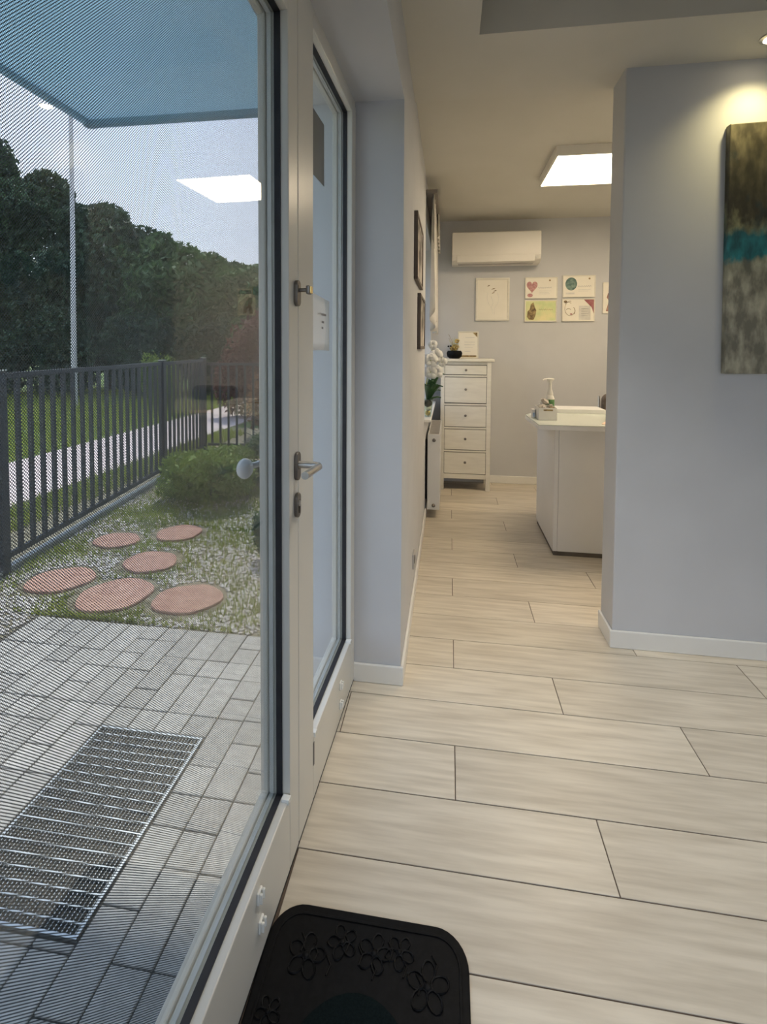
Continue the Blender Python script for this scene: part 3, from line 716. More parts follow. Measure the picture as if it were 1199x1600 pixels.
pp = MB().prism([(0.0, 0.0), (0.15, -0.07), (0.20, 0.05), (0.06, 0.12)], 0, 0.004).build('notepad', 'peach', loc=(0.955, 3.20, DT))
tag(pp, 'peach coloured paper pad on the desk beside the partition', 'notepad')
ca = thing('office_chair', 'brown upholstered chair with chrome edged back behind the desk', 'chair', (1.42, 4.22, 0))
def pad(name, m, cx, cy_2, cz, sx_, sy_2, sz, tilt=0.0):
    o = MB().prism(rrect(0, 0, sx_ / 2, sz / 2, 0.05), -sy_2 / 2, sy_2 / 2).build(name, m, ca, bevel=0.012, smooth=True)
    o.rotation_euler = (math.radians(90) + tilt, 0, 0); o.location = (cx, cy_2, cz); return o
pad('backrest', 'chair', 0, -0.16, 0.80, 0.44, 0.05, 0.40, 0.16)
o = MB().prism(rrect(0, 0, 0.23, 0.22, 0.06), 0.43, 0.50).build('seat', 'chair', ca, bevel=0.015, smooth=True); o.location = (0, 0.06, 0)
for sx_ in (-0.222, 0.222):
    MB().tube([(sx_, 0.10, 0.42), (sx_, -0.10, 0.44), (sx_, -0.165, 0.58), (sx_, -0.135, 0.80), (sx_ * 0.985, -0.105, 0.97)], 0.009, 10).build('back_rail', 'steel', ca, smooth=True)
MB().lathe([(0.028, 0.07), (0.028, 0.30), (0.020, 0.30), (0.020, 0.43)], (0, 0.05, 0), 14).build('gas_column', 'steel', ca, smooth=True)
for i in range(5):
    a = math.radians(90 + 72 * i)
    lg = MB().tube([(0, 0.05, 0.085), (0.27 * math.cos(a), 0.05 + 0.27 * math.sin(a), 0.06)], [0.022, 0.014], 8).build('leg', 'steel', ca, smooth=True)
    MB().ball((0.27 * math.cos(a), 0.05 + 0.27 * math.sin(a), 0.025), 0.025, 0.025, 0.025, 12, 8).build('caster', 'rubber', lg, smooth=True)

# ================================================================ LEFT WALL: RADIATOR, SILL, PICTURES, WINDOW, CURTAIN
rd = thing('radiator', 'white panel radiator under the window sill', 'radiator', (-0.11, 4.20, 0.07))
ry0, ry1 = -0.38, 0.38
MB().box(0.038, 0.048, ry0 + 0.004, ry1, 0.004, 0.598).build('front_panel', 'rad', rd, bevel=0.003)
MB().box(-0.050, -0.040, ry0 + 0.004, ry1, 0.004, 0.598).build('rear_panel', 'rad', rd, bevel=0.003)
MB().box(-0.050, 0.048, ry0, ry0 + 0.004, 0, 0.602).build('end_cover', 'rad', rd, bevel=0.001)
MB().box(-0.050, 0.048, ry1, ry1 + 0.004, 0, 0.602).build('end_cover', 'rad', rd, bevel=0.001)
for i in range(24):
    y = ry0 + 0.02 + i * 0.0312
    MB().box(-0.040, 0.038, y, y + 0.012, 0.594, 0.600).build('grille_bar', 'grille', rd)
MB().box(-0.03, 0.03, ry0 + 0.01, ry1 - 0.01, 0.05, 0.56).build('convector', 'dark', rd)
for z in (0.555, 0.035):
    MB().lathe([(0.014, 0), (0.014, -0.008), (0.008, -0.012), (0.006, -0.016)], (0, ry0, z), 14, 'y').build('plug', 'dsteel', rd, smooth=True)
for y in (ry0 + 0.1, ry1 - 0.1):
    MB().box(-0.069, -0.050, y - 0.02, y + 0.02, 0.06, 0.54).build('wall_bracket', 'dark', rd)
st('trim_3', MB().box(-0.50, -0.128, 3.60, 4.86, 0.800, 0.818), 'base', 'pale window sill board above the radiator', 'window sill', bevel=0.004)
wn_ = thing('window_1', 'white framed window behind the gathered curtain', 'window', (-0.50, 4.225, 0.818), kind='structure')
m_ = MB(); ring(m_, -0.50, 0.50, 0.07, 1.40, 0.07, -0.035, 0.03); m_.build('frame', 'pvc', wn_, bevel=0.003)
MB().box(-0.004, 0.0, -0.50, 0.50, 0.07, 1.40).build('glass', 'glass', wn_)
ct = thing('window_curtain', 'white gathered curtain with grey folds hanging over the window', 'curtain', (-0.128, 4.15, 2.50))
MB().box(-0.052, 0.034, -0.55, 0.60, -0.02, 0.006).build('curtain_rail', 'blindg', ct, bevel=0.003)
def drape(name, m, x, y0, y1, ztop, zbot, waves, amp, ny=64, nz=16):
    v = []; f = []
    for i in range(ny + 1):
        t2 = i / ny; y = y0 + (y1 - y0) * t2
        for k in range(nz + 1):
            s2 = k / nz
            zb2 = zbot(t2)
            v.append((x + amp * (0.5 + 0.7 * s2) * math.sin(2 * math.pi * waves * t2 + 1.3 * s2), y, ztop + (zb2 - ztop) * s2))
    for i in range(ny):
        for k in range(nz):
            a = i * (nz + 1) + k; f.append((a, a + nz + 1, a + nz + 2, a + 1))
    o = MB().add(v, f).build(name, m, ct, smooth=True)
    so_ = o.modifiers.new('solid', 'SOLIDIFY'); so_.thickness = 0.0025
    return o
drape('curtain_fabric', 'blind', 0.0, -0.53, 0.58, -0.02, lambda t2: -0.86 - 0.16 * abs(math.sin(math.pi * 2.5 * t2)), 9, 0.018)
drape('valance', 'blind', 0.024, 0.02, 0.58, -0.015, lambda t2: -0.20 - 0.05 * t2, 5, 0.008, 40, 6)
drape('side_swag', 'blindg', 0.004, -0.53, -0.44, -0.02, lambda t2: -0.42 + 0.36 * t2, 2, 0.006, 24, 10)
for (lab, y0, y1, z0, z1) in (('dark framed charcoal picture, upper and nearer of two on the left wall', 2.455, 2.955, 1.700, 2.040), ('dark framed charcoal picture, lower of two on the left wall', 2.745, 3.255, 1.345, 1.662)):
    t_ = thing('framed_picture', lab, 'picture', (XL, (y0 + y1) / 2, z0), group='charcoal pictures on the left wall')
    W_, H_ = (y1 - y0) / 2, z1 - z0
    m_ = MB()
    m_.box(0, 0.020, -W_, W_, 0, 0.018); m_.box(0, 0.020, -W_, W_, H_ - 0.018, H_); m_.box(0, 0.020, -W_, -W_ + 0.018, 0.018, H_ - 0.018); m_.box(0, 0.020, W_ - 0.018, W_, 0.018, H_ - 0.018)
    m_.build('frame', 'frame_d', t_, bevel=0.002)
    MB().box(0.001, 0.015, -W_ + 0.018, W_ - 0.018, 0.018, H_ - 0.018).build('print', 'sketch', t_)
sk = thing('wall_socket', 'grey power socket low on the left wall', 'socket', (XL, 2.55, 0.225))
MB().prism(rrect(0, 0, 0.040, 0.040, 0.006), 0, 0.010, 'x').build('plate', 'grille', sk, bevel=0.002)
MB().lathe([(0.022, 0.0098), (0.022, 0.012), (0.018, 0.012), (0.018, 0.0102)], (0, 0, 0), 18, 'x').build('inset', 'dark', sk)
# orchid
oc = thing('potted_orchid', 'white orchid with dark leaves in a glass vase on the sill', 'plant', (-0.158, 3.76, 0.8182))
MB().lathe([(0.022, 0), (0.026, 0.004), (0.034, 0.07), (0.040, 0.14), (0.038, 0.14), (0.031, 0.07), (0.022, 0.006)], (0, 0, 0), 22).build('vase', 'vase', oc, smooth=True)
MB().ball((0, 0, 0.030), 0.021, 0.021, 0.022, 12, 8).build('filling', 'gold', oc, smooth=True)
MB().ball((0.004, 0.0, 0.066), 0.024, 0.024, 0.018, 12, 8).build('filling', 'cert', oc, smooth=True)
MB().ball((0, 0, 0.105), 0.032, 0.032, 0.03, 12, 8).build('root_ball', 'bark', oc, smooth=True)
def leaf(name, m, pts, wd, par):
    """blade that follows pts, wd wide"""
    v = []; f = []; n = len(pts)
    for i, p_ in enumerate(pts):
        t2 = i / (n - 1); ww = wd * math.sin(math.pi * min(0.97, 0.12 + 0.86 * t2)) ** 0.7
        a = Vector(pts[min(i + 1, n - 1)]) - Vector(pts[max(i - 1, 0)])
        s2 = a.cross(Vector((0.25, 0.3, 1))).normalized() * ww
        q = Vector(p_)
        v += [q - s2 + Vector((0, 0, 0.006)), q, q + s2 + Vector((0, 0, 0.006))]
    for i in range(n - 1):
        for k in range(2): f.append((i * 3 + k, i * 3 + k + 1, i * 3 + k + 4, i * 3 + k + 3))
    o = MB().add(v, f).build(name, m, par, smooth=True)
    sm = o.modifiers.new('solid', 'SOLIDIFY'); sm.thickness = 0.0022
    return o
for (ex, ey, ez) in ((0.125, -0.04, 0.33), (0.095, 0.06, 0.20), (0.07, -0.10, 0.25), (0.100, 0.0, 0.15), (0.115, -0.07, 0.24), (0.04, -0.12, 0.28), (-0.005, -0.13, 0.25), (0.07, 0.12, 0.24)):
    leaf('leaf', 'orleaf', [(0, 0, 0.12), (ex * 0.35, ey * 0.35, 0.12 + (ez - 0.12) * 0.75), (ex * 0.7, ey * 0.7, 0.12 + (ez - 0.12) * 1.05), (ex, ey, ez)], 0.024, oc)
for (px, py, pz, ex, ey, ez) in ((0.0, -0.02, 0.36, 0.03, -0.03, 0.52), (0.01, 0.0, 0.34, 0.055, -0.05, 0.44)):
    MB().tube([(0, 0, 0.11), (px - 0.012, py, 0.25), (px, py, pz), (ex, ey, ez)], [0.005, 0.0045, 0.003, 0.002], 7).build('stem', 'stem', oc, smooth=True)
for (x, y, z, s2) in ((0.020, -0.06, 0.350, 0.062), (0.068, -0.055, 0.355, 0.060), (0.020, -0.07, 0.440, 0.064), (0.065, -0.055, 0.475, 0.060), (0.105, -0.04, 0.425, 0.045), (0.035, -0.05, 0.560, 0.040)):
    fo = MB().ball((x, y, z), 0.008, 0.010, 0.008, 8, 6).build('flower', 'stem', oc, smooth=True)
    for k in range(5):
        a = math.radians(90 + 72 * k + rnd.uniform(-10, 10)); L = s2 * rnd.uniform(0.8, 1.0); wd = s2 * (0.62 if k in (1, 4) else 0.40)
        d3 = Vector((math.cos(a) * 0.93, -0.25, math.sin(a))).normalized()
        sd = Vector((-math.sin(a), 0.0, math.cos(a)))
        v = []; f = []
        for i in range(6):
            t2 = i / 5; q = Vector((x, y, z)) + d3 * L * t2 + Vector((0, -0.012 * math.sin(math.pi * t2) + 0.012 * t2 * t2, 0))
            ww = wd * math.sin(math.pi * (0.08 + 0.84 * t2)) ** 0.8
            v += [q - sd * ww, q + Vector((0, -0.004, 0)), q + sd * ww]
        for i in range(5):
            for j in range(2): f.append((i * 3 + j, i * 3 + j + 1, i * 3 + j + 4, i * 3 + j + 3))
        po = MB().add(v, f).build('petal', 'petal', fo, smooth=True)
        sm = po.modifiers.new('solid', 'SOLIDIFY'); sm.thickness = 0.0012

# ================================================================ DOOR MAT
dm = thing('door_mat', 'black rubber door mat with raised flowers in front of the glass door', 'mat', (-0.170, 0.700, 0))
hx, hy = 0.228, 0.388
MB().prism(rrect(0, 0, hx, hy, 0.075, 8), 0.0003, 0.006).build('base', 'rubber', dm, bevel=0.003)
def rim(name, m, hx_, hy_, r, wd, z0, z1):
    o_ = rrect(0, 0, hx_, hy_, r, 8); i_ = rrect(0, 0, hx_ - wd, hy_ - wd, max(r - wd, 0.004), 8)
    n = len(o_)
    v = [(x, y, z) for z in (z0, z1) for (x, y) in (o_ + i_)]
    f = []
    for k in range(n):
        j = (k + 1) % n
        f += [(2 * n + k, 2 * n + j, 3 * n + j, 3 * n + k), (k, j, 2 * n + j, 2 * n + k), (n + j, n + k, 3 * n + k, 3 * n + j), (k, n + k, n + j, j)]
    MB().add(v, f).build(name, m, dm, bevel=0.001)
rim('rim', 'rubber', hx - 0.016, hy - 0.016, 0.060, 0.006, 0.0058, 0.0085)
MB().prism([(0.165 * math.cos(a), 0.245 * math.sin(a)) for a in [2 * math.pi * i / 40 for i in range(40)]], 0.0058, 0.0085).build('centre_oval', 'fibre', dm, bevel=0.001)
def flower(cx, cy_2, s2, rot):
    fo = MB().ball((cx, cy_2, 0.0075), s2 * 0.18, s2 * 0.18, 0.004, 10, 6).build('raised_flower', 'rubber', dm, smooth=True)
    for k in range(5):
        a = rot + 2 * math.pi * k / 5
        px, py = cx + s2 * 0.55 * math.cos(a), cy_2 + s2 * 0.55 * math.sin(a)
        v = []
        for i in range(13):
            b = 2 * math.pi * i / 12
            rx, ry = s2 * 0.40 * math.cos(b), s2 * 0.30 * math.sin(b)
            v.append((px + rx * math.cos(a) - ry * math.sin(a), py + rx * math.sin(a) + ry * math.cos(a), 0.0072 + 0.0012 * math.sin(3 * b)))
        MB().tube(v, 0.0022, 5).build('petal_ridge', 'rubber', fo, smooth=True)
for (fx, fy, s2, ro) in ((0.140, 0.275, 0.048, 0.3), (0.075, 0.325, 0.034, 1.0), (0.020, 0.315, 0.040, 0.1), (-0.055, 0.325, 0.036, 0.7), (-0.130, 0.290, 0.045, 0.2), (0.178, 0.190, 0.026, 0.5), (-0.180, 0.190, 0.028, 0.9),
                         (0.140, -0.275, 0.048, 0.6), (0.030, -0.320, 0.040, 0.4), (-0.060, -0.320, 0.036, 0.2), (-0.140, -0.280, 0.045, 0.8)):
    flower(fx, fy, s2, ro)
for i in range(10):
    x0 = -0.15 + 0.033 * i; y0 = 0.345 - 0.10 * abs(x0) - 0.02 * (i % 3)
    MB().tube([(x0, y0, 0.007), (x0 + 0.012, y0 - 0.016, 0.0078), (x0 + 0.006, y0 - 0.034, 0.007)], 0.0020, 5).build('vine_ridge', 'rubber', dm, smooth=True)

# ================================================================ OUTSIDE
GZ = -0.05
pat = st('patio', MB().box(-2.12, XO, -0.6, 2.20, GZ - 0.12, GZ - 0.006).box(XO, -0.489, 0.06, RV, GZ - 0.12, GZ - 0.006), 'joint', 'grey concrete paver terrace outside the glass door', 'patio')
PP = 0.1035
cols_ = [-0.646 + PP * (1 - i) for i in range(16)]
GX0, GX1, GY0, GY1 = -1.262, -0.855, 0.975, 1.582
for ci in range(-1, 15):
    xb, xa = (-0.4895, cols_[0]) if ci < 0 else (cols_[ci], cols_[ci + 1])
    y = 1.885 if ci < 0 else 2.196; prev2 = ci % 2
    while y > (0.28 if ci < 0 else -0.39):
        L = PP * (2 if (rnd.random() < 0.55 and prev2 < 2) else 1)
        prev2 = prev2 + 1 if L > 0.15 else 0
        ya, yb = y - L, y
        y = ya
        xx0, xx1, yy0, yy1 = xa + 0.0022, xb - 0.0022, ya + 0.0022, yb - 0.0022
        if xx1 > GX0 and xx0 < GX1:
            if yy1 > GY0 and yy0 < GY1:
                parts = []
                if yy1 > GY1 + 0.012: parts.append((GY1 + 0.004, yy1))
                if yy0 < GY0 - 0.012: parts.append((yy0, GY0 - 0.004))
                if not parts: continue
                yy0, yy1 = parts[0]
        dz = rnd.uniform(-0.0015, 0.0015)
        MB().box(xx0 - xa, xx1 - xa, 0, yy1 - yy0, -0.045, 0).build('paver', 'paver', pat, bevel=0.002, seg=1, loc=(xa, yy0, GZ + dz))
gr = thing('metal_grate', 'galvanised steel grate set into the terrace pavers', 'grate', ((GX0 + GX1) / 2, (GY0 + GY1) / 2, GZ))
hx, hy = (GX1 - GX0) / 2 - 0.004, (GY1 - GY0) / 2 - 0.004
m_ = MB()
for b_ in ((-hx, hx, -hy, -hy + 0.007), (-hx, hx, hy - 0.007, hy), (-hx, -hx + 0.007, -hy + 0.007, hy - 0.007), (hx - 0.007, hx, -hy + 0.007, hy - 0.007)): m_.box(*b_, -0.028, 0.003)
m_.build('frame', 'galv', gr)
nb = 19
for i in range(1, nb):
    y = -hy + 2 * hy * i / nb
    MB().box(-hx + 0.007, hx - 0.007, y - 0.0017, y + 0.0017, -0.026, 0.0015).build('bearing_bar', 'galv', gr)
nc = 34
for i in range(1, nc):
    x = -hx + 2 * hx * i / nc
    MB().box(x - 0.0007, x + 0.0007, -hy + 0.007, hy - 0.007, -0.020, 0.0008).build('cross_bar', 'galv', gr)
MB().box(-hx, hx, -hy, hy, -0.034, -0.029).build('pit_floor', 'pit', gr)
# garden ground
st('garden_ground', MB().box(-3.72, -2.12, -1.5, 8.0, -0.3, GZ - 0.012).box(-2.12, XO, 2.20, 8.0, -0.3, GZ - 0.012), 'soil', 'brown garden soil between the terrace and the fence', 'ground')
st('path', MB().box(-5.20, -3.78, -8.0, 30.0, -0.3, GZ), 'path', 'pink grey pavement strip beyond the fence', 'path')
st('lawn', MB().box(-60, -5.20, -30.0, 60.0, -0.3, GZ - 0.02).box(-3.78, 40, 8.0, 60.0, -0.3, GZ - 0.02).box(-3.78, -3.72, -8, 8.0, -0.3, GZ - 0.02), 'lawn', 'green lawn verge under the trees beyond the path', 'lawn')
st('forecourt', MB().box(-2.12, 40, -30, -1.4, -0.3, GZ - 0.004), 'tarmac', 'unseen forecourt ground outside the added window, kept dark to limit bounced light', 'pavement')  # never in view; added for ground bounce, dark so upper walls get less light
# pebbles
stones = [(-1.43, 2.476, 0.175, 'broad pinkish stepping stone nearest the house wall and terrace edge'), (-1.86, 2.457, 0.195, 'broad reddish stepping stone second from the house along the terrace edge'), (-2.30, 2.566, 0.175, 'reddish stepping stone closest to the fence in the front row'),
          (-1.918, 2.873, 0.165, 'orange red stepping stone in the middle of the gravel bed'), (-2.37, 3.16, 0.15, 'brownish stepping stone by the fence behind the front row'), (-2.003, 3.358, 0.16, 'orange stepping stone just in front of the round green bush')]
def clear_spot(x, y):
    """not under a stepping stone or the fence"""
    if x < -2.715 - (y - 2.585) * 0.1438 + 0.05: return False
    return all(((x - a) / 1.14) ** 2 + ((y - b) / 1.02) ** 2 > (r + 0.022) ** 2 for a, b, r, _ in stones)
def scatter_pebbles(n, fx):
    v = []; f = []
    for i in range(n):
        x, y = fx(); s2 = rnd.uniform(0.006, 0.015)
        k = len(v)
        z0 = GZ - 0.012
        a0 = rnd.uniform(0, 6.28)
        for (h2, rr_) in ((0.0, 0.9), (0.45, 1.0)):
            for q in range(5):
                a = a0 + q * 1.2566
                v.append((x + s2 * rr_ * math.cos(a) * 1.1, y + s2 * rr_ * math.sin(a) * 0.85, z0 + h2 * s2))
        v.append((x, y, z0 + 0.85 * s2))
        for q in range(5):
            j = (q + 1) % 5
            f.append((k + q, k + j, k + 5 + j, k + 5 + q)); f.append((k + 5 + q, k + 5 + j, k + 10))
    return MB().add(v, f)
def pz():
    while True:
        x = rnd.uniform(-2.9, -0.66); y = rnd.uniform(2.22, 4.2)
        if clear_spot(x, y) and rnd.random() < (0.35 + 0.65 * math.exp(-((x + 1.1) / 0.5) ** 2)): return x, y
def pz2():
    while True:
        x, y = rnd.uniform(-2.65, -2.13), rnd.uniform(1.3, 2.9)
        if clear_spot(x, y): return x, y
tag(scatter_pebbles(9000, pz).build('gravel', 'gravel'), 'pale pebbles strewn over the planting bed', 'gravel', kind='stuff')
tag(scatter_pebbles(1800, pz2).build('gravel', 'gravel'), 'pale pebbles along the left edge of the terrace', 'gravel', kind='stuff')
def grass(n, fx, hmin, hmax, wd=0.004):
    P = np.zeros((n, 3, 3)); 
    for i in range(n):
        x, y = fx(); a = rnd.uniform(0, 6.28); hh = rnd.uniform(hmin, hmax); lean = rnd.gauss(0, 0.35) * hh; b = rnd.uniform(0, 6.28)
        P[i, 0] = (x - wd * math.cos(a), y - wd * math.sin(a), GZ - 0.02); P[i, 1] = (x + wd * math.cos(a), y + wd * math.sin(a), GZ - 0.02)
        P[i, 2] = (x + lean * math.cos(b), y + lean * math.sin(b), GZ + hh)
    return MB().add([tuple(p_) for p_ in P.reshape(-1, 3)], [(3 * i, 3 * i + 1, 3 * i + 2) for i in range(n)])
clumps = [(rnd.uniform(-2.9, -0.8), rnd.uniform(2.25, 4.6)) for _ in range(60)]
def gz():
    while True:
        c_ = rnd.choice(clumps); x, y = min(c_[0] + rnd.gauss(0, 0.13), -0.66), max(c_[1] + rnd.gauss(0, 0.13), 2.22)
        if clear_spot(x, y): return x, y
tag(grass(18000, gz, 0.008, 0.035, 0.005).build('grass', 'grassm'), 'low green weeds growing between the stepping stones', 'grass', kind='stuff')
def gz2(): return rnd.uniform(-12.5, -5.25), rnd.uniform(2.5, 14)
tag(grass(26000, gz2, 0.05, 0.22, 0.012).build('grass', 'grassm'), 'long grass on the verge beyond the path', 'grass', kind='stuff')
def gz3(): return rnd.uniform(-3.70, -3.25), rnd.uniform(1.5, 7.5)
tag(grass(5000, gz3, 0.03, 0.12, 0.006).build('grass', 'grassm'), 'grass strip along the foot of the fence', 'grass', kind='stuff')
# stepping stones
for (x, y, r, lab) in stones:
    pts = []
    ph = rnd.uniform(0, 6)
    for i in range(28):
        a = 2 * math.pi * i / 28; q = r * (1 + 0.05 * math.sin(2 * a + ph) + 0.03 * math.sin(5 * a + ph))
        pts.append((q * math.cos(a) * 1.05, q * math.sin(a) * 0.92))
    o = MB().prism(pts, -0.03, 0.004).build('stepping_stone', 'stone', bevel=0.008, loc=(x, y, GZ))
    tag(o, lab, 'stepping stone', 'round stepping stones in the garden')
# fences
def fence(label, A, B, ztop, npk, posts, group=None):
    A, B = Vector((*A, 0)), Vector((*B, 0)); L = (B - A).length
    t2 = thing('metal_fence', label, 'fence', (A.x, A.y, GZ), math.atan2(B.y - A.y, B.x - A.x), group)
    H_ = ztop - GZ
    for p_ in posts:
        po = MB().box(p_ - 0.03, p_ + 0.03, -0.03, 0.03, -0.04, H_ + 0.015).build('post', 'fence', t2, bevel=0.003)
        MB().box(p_ - 0.033, p_ + 0.033, -0.033, 0.033, H_ + 0.015, H_ + 0.022).build('post_cap', 'galv', po)
    for (z0, z1) in ((H_ - 0.035, H_), (0.07, 0.105)):
        MB().box(0, L, -0.012, 0.012, z0, z1).build('rail', 'fence', t2, bevel=0.002)
    MB().box(0, L, -0.025, 0.025, -0.04, 0.025).build('kerb', 'galv', t2, bevel=0.004)
    me = None
    for i in range(npk):
        x = L * (i + 0.5) / npk
        if me is None:
            o = MB().box(-0.012, 0.012, -0.012, 0.012, 0.105, H_ - 0.035).build('picket', 'fence', t2, loc=(x, 0, 0)); me = o
        else:
            o = me.copy(); COL.objects.link(o); o.parent = t2; o.location = (x, 0, 0)
    return t2
dv = Vector((-3.176 + 2.715, 5.79 - 2.585)).normalized()
A0 = Vector((-2.715, 2.585))
fence('dark metal picket fence running along the path', A0 - dv * 2.27, A0 + dv * 3.48, 1.185, 51, (0.03, 2.27, 4.50, 5.72))
fence('dark metal picket fence closing the far end of the garden', (-3.20, 6.10), (0.3, 6.35), 1.135, 31, (1.75, 3.47))
# foliage
def leaf_cloud(blobs, n, s0, s1, flat_=0.0):
    """n leaf blades spread over ellipsoid shells; blobs: (cx,cy,cz,rx,ry,rz)"""
    B = np.array(blobs, float); wgt = (B[:, 3] * B[:, 4] * B[:, 5]) ** (2 / 3); wgt /= wgt.sum()
    k = npr.choice(len(B), n, p=wgt)
    d = npr.normal(size=(n, 3)); d /= np.linalg.norm(d, axis=1)[:, None]
    rad = npr.uniform(0.55, 1.03, n) ** 0.6
    c3 = B[k, :3] + d * B[k, 3:] * rad[:, None] + npr.normal(size=(n, 3)) * 0.03 * B[k, 3:]
    u = npr.normal(size=(n, 3)); u /= np.linalg.norm(u, axis=1)[:, None]
    q = npr.normal(size=(n, 3)); q -= (q * u).sum(1)[:, None] * u; q /= np.linalg.norm(q, axis=1)[:, None]
    L = npr.uniform(s0, s1, n)[:, None]
    V = np.stack([c3 - u * L, c3 + q * L * 0.45, c3 + u * L, c3 - q * L * 0.45], 1).reshape(-1, 3)
    mb = MB(); mb.v = [tuple(p_) for p_ in V.tolist()]; mb.f = [(4 * i, 4 * i + 1, 4 * i + 2, 4 * i + 3) for i in range(n)]
    return mb
def tree(label, x, y, h, r, m, n, name='tree', group='trees beyond the path', s=(0.07, 0.14), base=0.12):
    t2 = thing(name, label, 'tree', (x, y, GZ), group=group)
    bl = [(0, 0, h * 0.55, r * 0.75, r * 0.75, h * 0.40)]
    for i in range(11):
        a = rnd.uniform(0, 6.28); zz_ = rnd.uniform(h * (base + 0.1), h * 0.86); k = r * rnd.uniform(0.4, 0.85) * (1 - 0.35 * zz_ / h)
        q = rnd.uniform(0.28, 0.45) * r
        bl.append((k * math.cos(a), k * math.sin(a), zz_, q, q, q * 0.85))
    bl.append((0, 0, h - 0.3 * r, r * 0.35, r * 0.35, 0.3 * r))
    leaf_cloud(bl, n, *s).build('foliage', m, t2)
    MB().tube([(0, 0, -0.05), (0.05, 0.03, h * 0.3), (-0.04, 0.05, h * 0.75)], [0.05 * r, 0.035 * r, 0.012 * r], 9).build('trunk', 'bark', t2, smooth=True)
    return t2
tree('tallest dark tree at the far left beyond the lamp post', -14.6, 12.6, 8.7, 2.6, 'f1', 24000)
tree('broad dark tree far behind the tallest one at the far left', -17.2, 15.2, 7.4, 2.6, 'f1', 20000)
tree('dark leafy tree just left of the lamp post', -12.0, 13.2, 6.6, 2.0, 'f1', 20000)
tree('dark leafy tree just right of the lamp post', -10.1, 13.2, 5.6, 1.9, 'f1', 20000)
tree('dark green tree over the middle of the fence', -8.5, 13.4, 4.75, 1.7, 'f2', 16000)
tree('mid green tree over the fence post', -7.0, 13.6, 4.15, 1.5, 'f2', 16000)
tree('light green tree beside the right edge of the wide pane', -5.5, 13.4, 3.75, 1.5, 'f2', 16000)
tree('light green tree furthest to the right behind the red shrub', -3.8, 13.6, 3.8, 1.4, 'f2', 14000)
def shrub(name, label, x, y, rx, ry, h, m, n, s, group=None, z0=GZ):
    t2 = thing(name, label, 'shrub', (x, y, z0), group=group)
    bl = [(0, 0, h * 0.45, rx * 0.8, ry * 0.8, h * 0.48)]
    for i in range(8):
        a = rnd.uniform(0, 6.28); bl.append((rx * 0.55 * math.cos(a), ry * 0.55 * math.sin(a), h * rnd.uniform(0.3, 0.72), rx * 0.42, ry * 0.42, h * 0.28))
    c_ = leaf_cloud(bl, n, *s)
    c_.v = [(a, b, max(z, -0.02)) for a, b, z in c_.v]
    c_.build('foliage', m, t2)
    for i in range(5):
        a = rnd.uniform(0, 6.28)
        MB().tube([(0.02 * math.cos(a), 0.02 * math.sin(a), -0.03), (rx * 0.3 * math.cos(a), ry * 0.3 * math.sin(a), h * 0.35), (rx * 0.5 * math.cos(a), ry * 0.5 * math.sin(a), h * 0.7)], [0.014, 0.010, 0.005], 6).build('branch', 'bark', t2)
    return t2
hd = 'shaded hedge shrubs under the trees'
shrub('hedge_shrub', 'dark hedge shrub at the far left behind the verge', -12.9, 11.3, 1.6, 0.8, 2.7, 'f1', 9000, (0.05, 0.1), hd)
shrub('hedge_shrub', 'dark hedge shrub outermost at the far left under the tallest tree', -15.6, 10.6, 1.7, 0.8, 2.9, 'f1', 8000, (0.05, 0.1), hd)
shrub('hedge_shrub', 'dark hedge shrub filling the gap left of the lamp post', -11.8, 10.9, 1.1, 0.7, 2.4, 'f1', 7000, (0.05, 0.1), hd)
shrub('hedge_shrub', 'dark hedge shrub directly behind the lamp post', -10.4, 11.8, 1.5, 0.8, 2.6, 'f1', 9000, (0.05, 0.1), hd)
shrub('hedge_shrub', 'dark hedge shrub between lamp post and fence post', -8.1, 12.2, 1.5, 0.8, 2.5, 'f1', 9000, (0.05, 0.1), hd)
shrub('hedge_shrub', 'dark hedge shrub behind the fence post', -6.1, 12.6, 1.4, 0.8, 2.4, 'f1', 8000, (0.05, 0.1), hd)
shrub('red_leaf_shrub', 'dark red leaved shrub behind the far fence', -3.6, 9.2, 1.1, 0.7, 2.25, 'f3', 9000, (0.04, 0.08))
shrub('red_leaf_shrub', 'orange brown shrub low behind the far fence', -2.75, 7.3, 0.42, 0.4, 1.15, 'f6', 3000, (0.03, 0.05))
shrub('lime_shrub', 'small yellow green shrub on the verge behind the fence post', -6.05, 9.6, 0.5, 0.4, 1.32, 'f4', 2600, (0.03, 0.06))
shrub('round_bush', 'fluffy light green bush next to the stepping stones', -2.15, 4.15, 0.52, 0.42, 0.50, 'f4', 9000, (0.012, 0.030))
shrub('low_bush', 'green bush right behind the round fluffy bush', -1.72, 4.80, 0.46, 0.34, 0.60, 'f2', 6500, (0.015, 0.035))
shrub('low_bush', 'small green bush at the right edge of the wide pane', -1.12, 3.05, 0.16, 0.16, 0.36, 'f2', 1800, (0.012, 0.028))
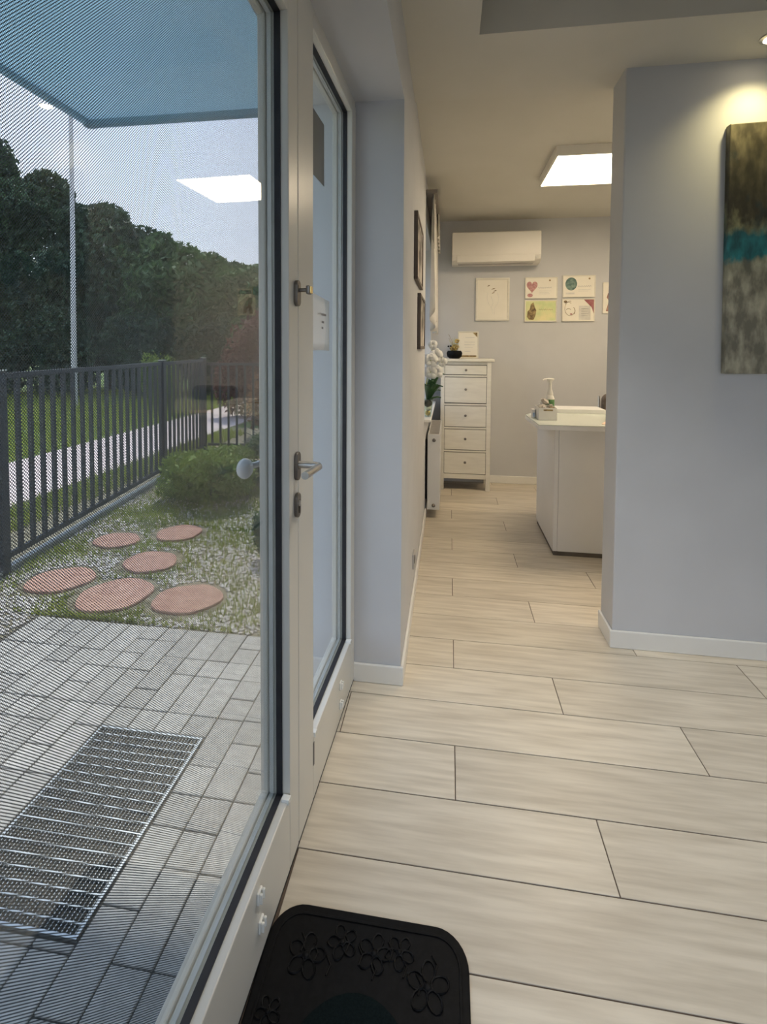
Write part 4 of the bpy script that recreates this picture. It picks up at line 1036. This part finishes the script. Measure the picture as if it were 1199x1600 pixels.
# spiky silver plant
yk = thing('spiky_plant', 'silver green plant with long pointed leaves behind the outer door knob', 'plant', (-1.95, 5.48, GZ))
for i in range(46):
    a = rnd.uniform(0, 6.28); el_ = rnd.uniform(0.35, 1.4); L = rnd.uniform(0.42, 0.66)
    dx = Vector((math.cos(a) * math.cos(el_), math.sin(a) * math.cos(el_), math.sin(el_)))
    leaf('leaf', 'f5', [(0, 0, 0.06), tuple(dx * L * 0.4 + Vector((0, 0, 0.06))), tuple(dx * L * 0.75 + Vector((0, 0, 0.04))), tuple(dx * L + Vector((0, 0, 0.0)))], 0.016, yk)
MB().lathe([(0.05, -0.03), (0.045, 0.05), (0.03, 0.10)], (0, 0, 0), 12).build('crown', 'bark', yk)
# street lamp
sl_ = thing('street_lamp', 'tall slender grey lamp post on the verge beyond the fence', 'street lamp', (-8.12, 9.55, GZ))
MB().tube([(0, 0, -0.05), (0.0, 0, 1.2), (0.03, 0, 4.0), (0.05, 0, 7.6), (-0.05, 0, 7.95), (-0.35, 0, 8.0), (-0.5, 0, 8.0)], [0.062, 0.058, 0.046, 0.038, 0.034, 0.032, 0.032], 14).build('pole', 'pole', sl_, smooth=True)
MB().box(-0.07, 0.07, -0.07, 0.07, -0.04, 0.02).build('base_plate', 'pole', sl_, bevel=0.005)
MB().add([(x, y, z + 1.28) for y in (-0.11, 0.11) for (x, z) in ((-1.06, 6.66), (-1.03, 6.74), (-0.64, 6.77), (-0.49, 6.75), (-0.49, 6.68), (-0.64, 6.62))], [(0, 1, 2, 3, 4, 5), (11, 10, 9, 8, 7, 6)] + [(i, 6 + i, 6 + (i + 1) % 6, (i + 1) % 6) for i in range(6)]).build('lamp_head', 'lampw', sl_, bevel=0.012)
# canopy over the entrance
cp = thing('entrance_canopy', 'blue grey canopy sheet over the outside of the glass door', 'canopy', (XO, 0.6, 2.45))
MB().box(-1.195, 0, -2.6, 1.62, 0, 0.016).build('sheet', 'canopy', cp, bevel=0.002)
for y in (1.585, 0.35, -0.9):
    MB().box(-1.21, 0, y - 0.018, y + 0.018, -0.030, -0.001).build('rafter', 'canopy', cp, bevel=0.003)
MB().box(-1.21, -1.18, -2.6, 1.625, -0.022, 0.020).build('edge_profile', 'canopy', cp, bevel=0.003)
for y in (1.585, -0.9):
    MB().box(-0.012, 0, y - 0.04, y + 0.04, -0.15, 0.05).build('wall_bracket', 'galv', cp, bevel=0.002)
